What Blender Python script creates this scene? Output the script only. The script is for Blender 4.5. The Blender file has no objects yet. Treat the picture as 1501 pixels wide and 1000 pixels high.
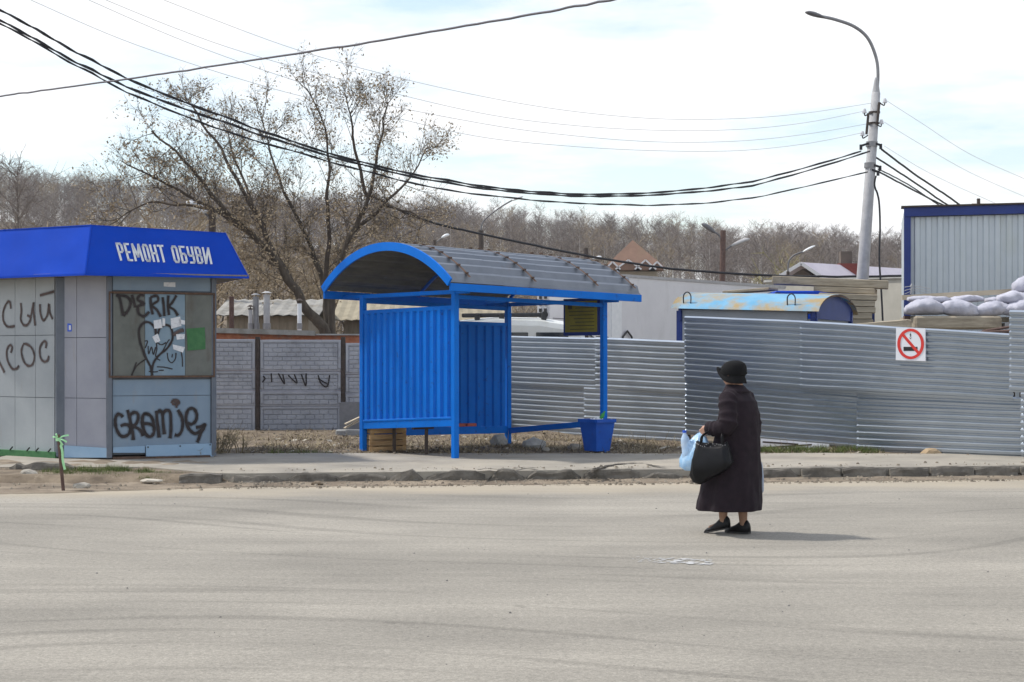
import bpy, bmesh, math, random
import numpy as np
from mathutils import Vector, Matrix, noise
random.seed(7)
R = math.radians
S = bpy.context.scene
C = S.collection

# ------------------------------------------------------------------ camera
FPX, CX, HY, CAMH = 2400.0, 750.5, 527.0, 1.57       # focal length / principal column / horizon row in photo pixels
cam = bpy.data.objects.new('camera', bpy.data.cameras.new('camera'))
C.objects.link(cam)
cam.data.sensor_width = 36.0
cam.data.lens = 36.0 * FPX / 1501.0
cam.data.shift_y = (HY - 500.0) / 1501.0
cam.data.clip_start = 0.1
cam.data.clip_end = 3000
cam.location = (0, 0, CAMH)
cam.rotation_euler = (R(90), 0, 0)
S.camera = cam

# ------------------------------------------------------------------ world and sun
SUN_DIR = Vector((-0.80, 0.29, 1.12)).normalized()       # towards the sun: from the left, a little behind the scene
SUN_EL = math.asin(SUN_DIR.z)
w = bpy.data.worlds.new('World'); S.world = w; w.use_nodes = True
nt = w.node_tree; nt.nodes.clear()
def wn(t, **k):
    n = nt.nodes.new(t)
    for a, b in k.items(): setattr(n, a, b)
    return n
out = wn('ShaderNodeOutputWorld')
sky = wn('ShaderNodeTexSky', sky_type='NISHITA', sun_disc=False)
sky.sun_elevation = SUN_EL
sky.sun_rotation = math.atan2(SUN_DIR.x, SUN_DIR.y)
sky.air_density = 1.2; sky.dust_density = 0.6; sky.ozone_density = 1.5
bg1 = wn('ShaderNodeBackground'); bg1.inputs[1].default_value = 0.15
nt.links.new(sky.outputs[0], bg1.inputs[0])
bg2 = wn('ShaderNodeBackground'); bg2.inputs[0].default_value = (0.985, 0.99, 1.0, 1); bg2.inputs[1].default_value = 0.98
tc = wn('ShaderNodeTexCoord')
sep = wn('ShaderNodeSeparateXYZ'); nt.links.new(tc.outputs['Generated'], sep.inputs[0])
addz = wn('ShaderNodeMath', operation='MAXIMUM'); nt.links.new(sep.outputs[2], addz.inputs[0]); addz.inputs[1].default_value = 0.0
addz2 = wn('ShaderNodeMath', operation='ADD'); nt.links.new(addz.outputs[0], addz2.inputs[0]); addz2.inputs[1].default_value = 0.12
dx = wn('ShaderNodeMath', operation='DIVIDE'); nt.links.new(sep.outputs[0], dx.inputs[0]); nt.links.new(addz2.outputs[0], dx.inputs[1])
dy = wn('ShaderNodeMath', operation='DIVIDE'); nt.links.new(sep.outputs[1], dy.inputs[0]); nt.links.new(addz2.outputs[0], dy.inputs[1])
cmb = wn('ShaderNodeCombineXYZ'); nt.links.new(dx.outputs[0], cmb.inputs[0]); nt.links.new(dy.outputs[0], cmb.inputs[1])
mp = wn('ShaderNodeMapping'); nt.links.new(cmb.outputs[0], mp.inputs[0]); mp.inputs['Scale'].default_value = (0.8, 1.0, 1.0)
mp.inputs['Location'].default_value = (3.1, 1.7, 0.4)
nz = wn('ShaderNodeTexNoise'); nt.links.new(mp.outputs[0], nz.inputs['Vector'])
nz.inputs['Scale'].default_value = 1.5; nz.inputs['Detail'].default_value = 7; nz.inputs['Roughness'].default_value = 0.58
rp = wn('ShaderNodeValToRGB'); nt.links.new(nz.outputs[0], rp.inputs[0])
rp.color_ramp.elements[0].position = 0.38; rp.color_ramp.elements[0].color = (0.22, 0.22, 0.22, 1)
rp.color_ramp.elements[1].position = 0.58; rp.color_ramp.elements[1].color = (1, 1, 1, 1)
mx = wn('ShaderNodeMixShader')
nt.links.new(rp.outputs[0], mx.inputs[0]); nt.links.new(bg1.outputs[0], mx.inputs[1]); nt.links.new(bg2.outputs[0], mx.inputs[2])
nt.links.new(mx.outputs[0], out.inputs[0])

sl = bpy.data.lights.new('sun', 'SUN'); sl.energy = 3.1; sl.angle = R(4); sl.color = (1.0, 0.955, 0.88)
so = bpy.data.objects.new('sun', sl); C.objects.link(so); so.location = (-20, 10, 30)
so.rotation_euler = (-SUN_DIR).to_track_quat('-Z', 'Y').to_euler()

vs = S.view_settings
vs.view_transform = 'Standard'; vs.look = 'None'; vs.gamma = 1.0; vs.exposure = 0.30
try: vs.use_curve_mapping = False
except Exception: pass
S.cycles.max_bounces = 6; S.cycles.transparent_max_bounces = 8

# ------------------------------------------------------------------ pixel helpers: a place in the world at a stated depth
def P(px, py, D):
    return Vector(((px - CX) * D / FPX, D, CAMH + (HY - py) * D / FPX))
def ray(px, py):
    return Vector(((px - CX) / FPX, 1.0, (HY - py) / FPX))
CAMP = Vector((0, 0, CAMH))
def on_plane(px, py, p0, n, off=0.0):
    d = ray(px, py)
    t = (p0 - CAMP).dot(n) / d.dot(n)
    return CAMP + d * t + n * off

# ------------------------------------------------------------------ materials
MATS = {}
def mk(name, c1, c2=None, scale=4.0, detail=6.0, lo=0.35, hi=0.65, rough=0.8, metal=0.0, bump=0.0, bscale=None,
       c3=None, s3=2.0, t3=(0.55, 0.7), stretch=(1, 1, 1), stretch3=None, spec=0.4, vary=0.0, alpha=1.0, trans=0.0, rvar=0.0):
    m = bpy.data.materials.new(name); m.use_nodes = True
    t = m.node_tree; b = t.nodes['Principled BSDF']; L = t.links.new
    def nn(ty): return t.nodes.new(ty)
    b.inputs['Roughness'].default_value = rough; b.inputs['Metallic'].default_value = metal
    b.inputs['Specular IOR Level'].default_value = spec
    b.inputs['Alpha'].default_value = alpha
    b.inputs['Transmission Weight'].default_value = trans
    co = nn('ShaderNodeTexCoord'); mpn = nn('ShaderNodeMapping'); L(co.outputs['Object'], mpn.inputs[0]); mpn.inputs['Scale'].default_value = stretch
    col = None
    n1 = nn('ShaderNodeTexNoise'); L(mpn.outputs[0], n1.inputs['Vector'])
    n1.inputs['Scale'].default_value = scale; n1.inputs['Detail'].default_value = detail; n1.inputs['Roughness'].default_value = 0.62
    r1 = nn('ShaderNodeValToRGB'); L(n1.outputs[0], r1.inputs[0])
    r1.color_ramp.elements[0].position = lo; r1.color_ramp.elements[0].color = (*c1, 1)
    r1.color_ramp.elements[1].position = hi; r1.color_ramp.elements[1].color = (*(c2 or c1), 1)
    col = r1.outputs[0]
    if c3:
        mp3 = nn('ShaderNodeMapping'); L(co.outputs['Object'], mp3.inputs[0]); mp3.inputs['Scale'].default_value = stretch3 or (1, 1, 1)
        mp3.inputs['Location'].default_value = (5.3, 2.1, 7.7)
        n3 = nn('ShaderNodeTexNoise'); L(mp3.outputs[0], n3.inputs['Vector']); n3.inputs['Scale'].default_value = s3; n3.inputs['Detail'].default_value = 8
        n3.inputs['Roughness'].default_value = 0.65
        r3 = nn('ShaderNodeMapRange'); L(n3.outputs[0], r3.inputs[0]); r3.inputs[1].default_value = t3[0]; r3.inputs[2].default_value = t3[1]
        m3 = nn('ShaderNodeMix'); m3.data_type = 'RGBA'; L(r3.outputs[0], m3.inputs[0]); L(col, m3.inputs[6]); m3.inputs[7].default_value = (*c3, 1)
        col = m3.outputs[2]
    if vary:
        oi = nn('ShaderNodeObjectInfo'); mr = nn('ShaderNodeMapRange'); L(oi.outputs['Random'], mr.inputs[0])
        mr.inputs[3].default_value = 1 - vary; mr.inputs[4].default_value = 1 + vary
        hs = nn('ShaderNodeHueSaturation'); L(mr.outputs[0], hs.inputs['Value']); L(col, hs.inputs['Color']); col = hs.outputs[0]
    L(col, b.inputs['Base Color'])
    if rvar:
        rr = nn('ShaderNodeMapRange'); L(n1.outputs[0], rr.inputs[0]); rr.inputs[1].default_value = 0.3; rr.inputs[2].default_value = 0.7
        rr.inputs[3].default_value = rough - rvar; rr.inputs[4].default_value = rough + rvar; L(rr.outputs[0], b.inputs['Roughness'])
    if bump:
        nb = nn('ShaderNodeTexNoise'); L(mpn.outputs[0], nb.inputs['Vector']); nb.inputs['Scale'].default_value = bscale or scale * 4; nb.inputs['Detail'].default_value = 6
        bp = nn('ShaderNodeBump'); bp.inputs['Strength'].default_value = bump; bp.inputs['Distance'].default_value = 0.02
        L(nb.outputs[0], bp.inputs['Height']); L(bp.outputs[0], b.inputs['Normal'])
    MATS[name] = m
    return m

mk('kiosk_panel', (0.30, 0.33, 0.355), (0.37, 0.40, 0.42), 1.2, rough=0.45, c3=(0.30, 0.30, 0.29), s3=3, t3=(0.6, 0.85), stretch3=(3, 3, 0.5))
mk('kiosk_panel_mauve', (0.28, 0.29, 0.345), (0.34, 0.35, 0.40), 1.2, rough=0.45, c3=(0.30, 0.29, 0.29), s3=3, t3=(0.6, 0.85), stretch3=(3, 3, 0.5))
mk('kiosk_blue_panel', (0.175, 0.245, 0.33), (0.22, 0.295, 0.38), 1.5, rough=0.45, c3=(0.24, 0.25, 0.26), s3=3, t3=(0.58, 0.85), stretch3=(3, 3, 0.6))
mk('kiosk_frame', (0.11, 0.13, 0.165), (0.15, 0.17, 0.205), 3, rough=0.5, metal=0.1)
mk('shutter_board', (0.105, 0.115, 0.105), (0.155, 0.165, 0.152), 2.5, rough=0.6, c3=(0.085, 0.07, 0.058), s3=4, t3=(0.52, 0.8), stretch3=(1.5, 1.5, .5))
mk('shutter_blue', (0.155, 0.235, 0.31), (0.205, 0.285, 0.355), 3, rough=0.5, c3=(0.2, 0.22, 0.23), s3=6, t3=(0.6, 0.8))
mk('rust', (0.075, 0.045, 0.032), (0.14, 0.085, 0.06), 9, rough=0.85, bump=0.3)
mk('green_paint', (0.03, 0.13, 0.045), (0.05, 0.17, 0.06), 12, rough=0.6)
mk('fascia_blue', (0.0005, 0.046, 0.42), (0.001, 0.056, 0.49), 1.2, rough=0.45, spec=0.10, bump=0.10, bscale=2.5)
mk('lettering_grey', (0.62, 0.66, 0.70), (0.70, 0.73, 0.76), 8, rough=0.5)
mk('spray_black', (0.016, 0.013, 0.014), (0.035, 0.026, 0.027), 10, rough=0.7)
mk('spray_mist', (0.03, 0.024, 0.025), (0.05, 0.04, 0.04), 10, rough=0.8, alpha=.22)
mk('spray_brown', (0.055, 0.038, 0.036), (0.11, 0.075, 0.07), 10, rough=0.7)
mk('paper', (0.62, 0.64, 0.68), (0.72, 0.73, 0.76), 30, rough=0.8, c3=(0.45, 0.46, 0.5), s3=25, t3=(0.5, 0.7))
mk('skirt_blue', (0.24, 0.38, 0.54), (0.31, 0.45, 0.60), 2, rough=0.45, c3=(0.28, 0.28, 0.27), s3=5, t3=(0.6, 0.8))
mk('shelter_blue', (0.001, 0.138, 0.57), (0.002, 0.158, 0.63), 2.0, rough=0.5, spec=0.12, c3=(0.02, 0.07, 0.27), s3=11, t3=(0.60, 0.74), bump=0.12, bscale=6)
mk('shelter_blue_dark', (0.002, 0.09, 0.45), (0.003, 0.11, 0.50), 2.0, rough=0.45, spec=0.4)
mk('bin_blue', (0.004, 0.07, 0.40), (0.008, 0.10, 0.50), 3, rough=0.45, c3=(0.02, 0.05, 0.2), s3=6, t3=(0.6, 0.8))
mk('galvanised', (0.37, 0.425, 0.495), (0.42, 0.475, 0.545), 1.4, rough=0.28, metal=0.75, spec=0.5, c3=(0.46, 0.51, 0.58), s3=1.2, t3=(0.5, 0.75), stretch3=(.6, .6, 2))
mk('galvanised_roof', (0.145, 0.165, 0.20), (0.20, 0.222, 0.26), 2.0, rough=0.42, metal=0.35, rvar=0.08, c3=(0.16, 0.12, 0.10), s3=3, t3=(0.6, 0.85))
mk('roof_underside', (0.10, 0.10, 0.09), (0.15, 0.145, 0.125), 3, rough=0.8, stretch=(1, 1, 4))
mk('bench_red', (0.16, 0.025, 0.02), (0.22, 0.04, 0.03), 6, rough=0.6)
mk('board_yellow', (0.20, 0.17, 0.02), (0.30, 0.26, 0.03), 3, rough=0.6)
mk('print_dark', (0.05, 0.05, 0.03), (0.08, 0.07, 0.03), 10, rough=0.7)
mk('crate_wood', (0.28, 0.17, 0.08), (0.42, 0.28, 0.14), 5, rough=0.85, stretch=(1, 1, 6), vary=0.15)
mk('lumber', (0.26, 0.22, 0.165), (0.44, 0.38, 0.29), 3, rough=0.9, stretch=(0.6, 1, 6), c3=(0.17, 0.14, 0.11), s3=2, t3=(0.55, 0.75), vary=0.12, bump=0.3)
mk('lumber_pale', (0.42, 0.36, 0.27), (0.52, 0.45, 0.34), 5, rough=0.85, stretch=(0.3, 1, 5))
mk('concrete', (0.30, 0.30, 0.29), (0.40, 0.40, 0.385), 4, rough=0.9, bump=0.3, c3=(0.20, 0.19, 0.18), s3=3, t3=(0.55, 0.8), vary=0.08)
mk('concrete_fence', (0.36, 0.37, 0.40), (0.46, 0.47, 0.50), 3, rough=0.9, bump=0.25, c3=(0.24, 0.24, 0.26), s3=4, t3=(0.55, 0.8), vary=0.05)
mk('kerb_concrete', (0.095, 0.086, 0.073), (0.19, 0.172, 0.146), 5, rough=0.95, bump=0.5, bscale=25, c3=(0.10, 0.09, 0.08), s3=3, t3=(0.5, 0.75), vary=0.12)
mk('pole_concrete', (0.34, 0.34, 0.35), (0.42, 0.42, 0.43), 6, rough=0.85, bump=0.15)
mk('post_dark', (0.045, 0.035, 0.03), (0.08, 0.06, 0.05), 8, rough=0.85)
mk('steel_grey', (0.22, 0.22, 0.23), (0.28, 0.28, 0.29), 8, rough=0.5, metal=0.5)
mk('lamp_white', (0.66, 0.69, 0.72), (0.74, 0.76, 0.79), 8, rough=0.35)
mk('lamp_dark', (0.10, 0.10, 0.11), (0.15, 0.15, 0.16), 8, rough=0.4)
mk('porcelain', (0.6, 0.6, 0.62), None, 5, rough=0.3)
mk('cable_black', (0.012, 0.012, 0.016), (0.02, 0.02, 0.025), 10, rough=0.55)
mk('wire_thin', (0.45, 0.45, 0.46), None, 10, rough=0.5)
mk('cable_grey', (0.10, 0.095, 0.11), (0.14, 0.13, 0.15), 10, rough=0.6)
mk('brick_red', (0.30, 0.10, 0.055), (0.42, 0.17, 0.09), 9, rough=0.9, c3=(0.18, 0.16, 0.14), s3=3, t3=(0.55, 0.75))
mk('slate', (0.22, 0.215, 0.20), (0.33, 0.32, 0.30), 3, rough=0.9, bump=0.3, c3=(0.15, 0.13, 0.10), s3=2, t3=(0.5, 0.75))
mk('slate_tan', (0.24, 0.21, 0.15), (0.33, 0.29, 0.21), 3, rough=0.9, bump=0.3)
mk('shed_wall', (0.20, 0.17, 0.13), (0.28, 0.24, 0.19), 3, rough=0.9, stretch=(6, 6, 1))
mk('trailer_white', (0.60, 0.60, 0.63), (0.66, 0.66, 0.69), 1.0, rough=0.45, c3=(0.50, 0.50, 0.51), s3=1.5, t3=(0.55, 0.8), stretch3=(1, 1, 0.3))
mk('van_white', (0.66, 0.67, 0.64), (0.72, 0.73, 0.70), 1.5, rough=0.35, c3=(0.55, 0.54, 0.48), s3=2, t3=(0.55, 0.8))
mk('black_plastic', (0.02, 0.02, 0.022), (0.035, 0.035, 0.037), 8, rough=0.5)
mk('dark_glass', (0.02, 0.025, 0.03), None, 3, rough=0.08, spec=0.7)
mk('tyre', (0.02, 0.02, 0.02), (0.03, 0.03, 0.03), 10, rough=0.85)
mk('cabin_roof', (0.10, 0.31, 0.50), (0.19, 0.39, 0.55), 2.0, rough=0.6, c3=(0.34, 0.25, 0.12), s3=1.5, t3=(0.44, 0.60))
mk('cabin_wall', (0.25, 0.27, 0.30), (0.31, 0.33, 0.36), 2, rough=0.55)
mk('frame_blue', (0.008, 0.028, 0.17), (0.012, 0.036, 0.21), 3, rough=0.5)
mk('shed_steel', (0.44, 0.49, 0.53), (0.54, 0.59, 0.63), 0.6, rough=0.5, metal=0.25, c3=(0.42, 0.45, 0.40), s3=0.9, t3=(0.5, 0.8), stretch3=(2, 2, 0.4))
mk('sandbag', (0.38, 0.38, 0.45), (0.52, 0.52, 0.59), 4, rough=0.85, bump=1.0, bscale=9, vary=0.08, c3=(0.27, 0.26, 0.28), s3=5, t3=(.55, .8))
mk('sign_white', (0.72, 0.74, 0.80), (0.78, 0.79, 0.84), 5, rough=0.4)
mk('sign_red', (0.62, 0.03, 0.025), (0.68, 0.04, 0.03), 5, rough=0.4)
mk('sign_black', (0.01, 0.01, 0.014), None, 5, rough=0.5)
mk('roof_brown', (0.17, 0.10, 0.07), (0.235, 0.14, 0.098), 1.2, rough=0.8, c3=(0.20, 0.13, 0.085), s3=0.8)
mk('roof_lilac', (0.50, 0.46, 0.53), (0.58, 0.54, 0.60), 1, rough=0.5)
mk('house_dark', (0.10, 0.08, 0.07), (0.15, 0.12, 0.10), 2, rough=0.85)
mk('house_cream', (0.45, 0.42, 0.36), (0.52, 0.49, 0.43), 1.5, rough=0.85)
mk('trim_white', (0.7, 0.7, 0.72), None, 3, rough=0.6)
mk('wall_beige', (0.36, 0.345, 0.30), (0.43, 0.41, 0.36), 2, rough=0.9)
mk('bark', (0.055, 0.045, 0.036), (0.11, 0.09, 0.07), 9, rough=0.95, bump=0.5, stretch=(1, 1, 0.3))
mk('twig', (0.055, 0.043, 0.034), (0.09, 0.07, 0.055), 6, rough=0.95)
mk('maple_keys', (0.27, 0.21, 0.135), (0.40, 0.32, 0.215), 2, rough=0.9)
mk('forest_trunk', (0.27, 0.235, 0.20), (0.44, 0.40, 0.36), 0.6, rough=0.95)
mk('forest_birch', (0.55, 0.53, 0.50), (0.66, 0.64, 0.61), 1.0, rough=0.9)
mk('forest_twig', (0.142, 0.118, 0.105), (0.21, 0.178, 0.16), 0.05, rough=0.95, vary=0.12)
mk('forest_twig_tan', (0.22, 0.17, 0.11), (0.30, 0.24, 0.16), 0.3, rough=0.95, vary=0.12)
mk('olive_twig', (0.22, 0.20, 0.09), (0.30, 0.265, 0.13), 0.3, rough=0.95)
mk('dry_grass', (0.24, 0.19, 0.115), (0.36, 0.30, 0.19), 3, rough=0.95)
mk('green_grass', (0.075, 0.11, 0.025), (0.14, 0.17, 0.05), 3, rough=0.9)
mk('litter', (0.40, 0.36, 0.30), (0.55, 0.51, 0.44), 3, rough=0.9, vary=0.2)
mk('stone', (0.24, 0.22, 0.19), (0.36, 0.335, 0.29), 6, rough=0.95, bump=0.5, vary=0.2)
mk('stone_tan', (0.36, 0.26, 0.16), (0.46, 0.35, 0.22), 6, rough=0.95, bump=0.4)
mk('coat', (0.012, 0.007, 0.011), (0.0195, 0.012, 0.017), 14, rough=0.9, spec=0.25, bump=0.15, bscale=60)
mk('felt_black', (0.006, 0.006, 0.007), (0.010, 0.010, 0.011), 20, rough=0.95, spec=0.2)
mk('leather_black', (0.004, 0.004, 0.005), (0.007, 0.007, 0.009), 10, rough=0.42, spec=0.22)
mk('skin', (0.42, 0.235, 0.16), (0.48, 0.28, 0.20), 12, rough=0.55)
mk('stocking', (0.27, 0.155, 0.10), (0.32, 0.19, 0.125), 12, rough=0.7)
mk('hair_grey', (0.22, 0.18, 0.14), (0.34, 0.29, 0.23), 30, rough=0.8)
mk('bag_blue', (0.30, 0.58, 0.90), (0.55, 0.76, 0.95), 12, rough=0.3, spec=0.6, bump=0.6, bscale=20, alpha=.72)
mk('bag_grey', (0.30, 0.35, 0.45), (0.38, 0.43, 0.52), 12, rough=0.5, bump=0.3)
mk('bottle_clear', (0.50, 0.68, 0.90), (0.66, 0.80, 0.95), 8, rough=0.12, spec=0.6, alpha=.6)
mk('cap_blue', (0.02, 0.10, 0.62), None, 4, rough=0.4)
mk('ribbon_green', (0.30, 0.66, 0.32), (0.42, 0.76, 0.42), 10, rough=0.5)
mk('bottle_green', (0.03, 0.30, 0.06), None, 4, rough=0.2)
mk('stake_rust', (0.085, 0.05, 0.042), (0.13, 0.08, 0.066), 12, rough=0.85)
mk('soil', (0.095, 0.072, 0.05), (0.215, 0.17, 0.12), 2.6, rough=0.98, bump=0.9, bscale=12, c3=(0.33, 0.28, 0.21), s3=9, t3=(0.60, 0.78))
mk('dust', (0.155, 0.12, 0.086), (0.28, 0.23, 0.172), 2.5, rough=0.98, bump=0.8, bscale=16, c3=(0.12, 0.095, 0.07), s3=1.8, t3=(0.46, 0.66), stretch3=(0.5, 1.6, 1))
mk('pavement', (0.25, 0.228, 0.195), (0.345, 0.315, 0.265), 1.3, rough=0.95, bump=0.35, bscale=40, c3=(0.37, 0.33, 0.27), s3=0.9, t3=(0.5, 0.7))
mk('crack', (0.035, 0.03, 0.025), (0.07, 0.06, 0.05), 12, rough=1.0)
mk('hill_soil', (0.17, 0.135, 0.095), (0.25, 0.20, 0.14), 0.2, rough=1.0)

def asphalt():
    m = bpy.data.materials.new('asphalt'); m.use_nodes = True; MATS['asphalt'] = m
    t = m.node_tree; b = t.nodes['Principled BSDF']; L = t.links.new
    nn = t.nodes.new
    co = nn('ShaderNodeTexCoord')
    def nz(scale, stretch, detail=6, loc=(0, 0, 0), rough=0.6):
        mpn = nn('ShaderNodeMapping'); L(co.outputs['Object'], mpn.inputs[0]); mpn.inputs['Scale'].default_value = stretch; mpn.inputs['Location'].default_value = loc
        n = nn('ShaderNodeTexNoise'); L(mpn.outputs[0], n.inputs['Vector']); n.inputs['Scale'].default_value = scale; n.inputs['Detail'].default_value = detail
        n.inputs['Roughness'].default_value = rough
        return n.outputs[0]
    def ramp(f, a, b2, va, vb):
        r = nn('ShaderNodeMapRange'); L(f, r.inputs[0]); r.inputs[1].default_value = a; r.inputs[2].default_value = b2; r.inputs[3].default_value = va; r.inputs[4].default_value = vb
        return r.outputs[0]
    def mul(a, b2):
        n = nn('ShaderNodeMath'); n.operation = 'MULTIPLY'; L(a, n.inputs[0]); L(b2, n.inputs[1]); return n.outputs[0]
    r1 = nn('ShaderNodeValToRGB'); L(nz(0.45, (0.6, 1, 1), 5), r1.inputs[0])
    r1.color_ramp.elements[0].position = 0.38; r1.color_ramp.elements[0].color = (0.225, 0.209, 0.181, 1)
    r1.color_ramp.elements[1].position = 0.68; r1.color_ramp.elements[1].color = (0.322, 0.298, 0.257, 1)
    grain = ramp(nz(75, (1, 1, 1), 3, rough=0.8), 0.3, 0.7, 0.70, 1.30)
    grain2 = ramp(nz(26, (1, 1, 1), 4, rough=0.7), 0.3, 0.7, 0.78, 1.22)
    # tyre tracks: long thin dark arcs running mostly along the road, bent by a slow warp
    sepn = nn('ShaderNodeSeparateXYZ'); L(co.outputs['Object'], sepn.inputs[0])
    mpw = nn('ShaderNodeMapping'); L(co.outputs['Object'], mpw.inputs[0]); mpw.inputs['Rotation'].default_value = (0, 0, R(3)); 
    wv = nn('ShaderNodeTexNoise'); L(mpw.outputs[0], wv.inputs['Vector']); wv.inputs['Scale'].default_value = 0.11; wv.inputs['Detail'].default_value = 0
    ofs = nn('ShaderNodeMath'); ofs.operation = 'MULTIPLY_ADD'; L(wv.outputs[0], ofs.inputs[0]); ofs.inputs[1].default_value = 9.0; L(sepn.outputs[1], ofs.inputs[2])
    cx = nn('ShaderNodeCombineXYZ'); L(ofs.outputs[0], cx.inputs[1])
    sc = nn('ShaderNodeMath'); sc.operation = 'MULTIPLY'; L(sepn.outputs[0], sc.inputs[0]); sc.inputs[1].default_value = 0.05; L(sc.outputs[0], cx.inputs[0])
    tn = nn('ShaderNodeTexNoise'); L(cx.outputs[0], tn.inputs['Vector']); tn.inputs['Scale'].default_value = 3.6; tn.inputs['Detail'].default_value = 2
    track = ramp(tn.outputs[0], 0.57, 0.67, 1.0, 0.82)
    fine = ramp(nz(5, (0.06, 1.2, 1), 4), 0.35, 0.7, 1.05, 0.93)
    spots = ramp(nz(6, (1, 1, 1), 2, (3, 9, 1)), 0.70, 0.76, 1.0, 0.75)
    val = mul(mul(mul(grain, grain2), mul(track, fine)), spots)
    mixn = nn('ShaderNodeMix'); mixn.data_type = 'RGBA'; mixn.blend_type = 'MULTIPLY'; mixn.inputs[0].default_value = 1.0
    L(r1.outputs[0], mixn.inputs[6]); L(val, mixn.inputs[7])
    # dusty sand blown onto the far edge of the carriageway
    ys = nn('ShaderNodeMath'); ys.operation = 'MULTIPLY_ADD'; L(sepn.outputs[0], ys.inputs[0]); ys.inputs[1].default_value = -0.131; L(sepn.outputs[1], ys.inputs[2])
    wob = nn('ShaderNodeMath'); wob.operation = 'MULTIPLY_ADD'; L(nz(0.8, (0.5, 1, 1), 6), wob.inputs[0]); wob.inputs[1].default_value = 3.0; L(ys.outputs[0], wob.inputs[2])
    dust = ramp(wob.outputs[0], 20.2, 22.0, 0.0, 0.9)
    m2 = nn('ShaderNodeMix'); m2.data_type = 'RGBA'; L(dust, m2.inputs[0]); L(mixn.outputs[2], m2.inputs[6]); m2.inputs[7].default_value = (0.40, 0.345, 0.265, 1)
    L(m2.outputs[2], b.inputs['Base Color'])
    b.inputs['Roughness'].default_value = 0.92; b.inputs['Specular IOR Level'].default_value = 0.25
    bp = nn('ShaderNodeBump'); bp.inputs['Strength'].default_value = 0.35; bp.inputs['Distance'].default_value = 0.01
    L(nz(60, (1, 1, 1), 3), bp.inputs['Height']); L(bp.outputs[0], b.inputs['Normal'])
asphalt()

# ------------------------------------------------------------------ mesh helpers
ORG = {}          # world origin of each object
def V(*a): return Vector(a if len(a) > 1 else a[0])
def catmull(pts, n=6):
    pts = [Vector(p) for p in pts]
    if len(pts) < 3: return pts
    o = []
    for i in range(len(pts) - 1):
        p0 = pts[max(i - 1, 0)]; p1 = pts[i]; p2 = pts[i + 1]; p3 = pts[min(i + 2, len(pts) - 1)]
        for k in range(n):
            t = k / n
            o.append(0.5 * ((2 * p1) + (p2 - p0) * t + (2 * p0 - 5 * p1 + 4 * p2 - p3) * t * t + (3 * p1 - p0 - 3 * p2 + p3) * t ** 3))
    o.append(pts[-1]); return o

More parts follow.
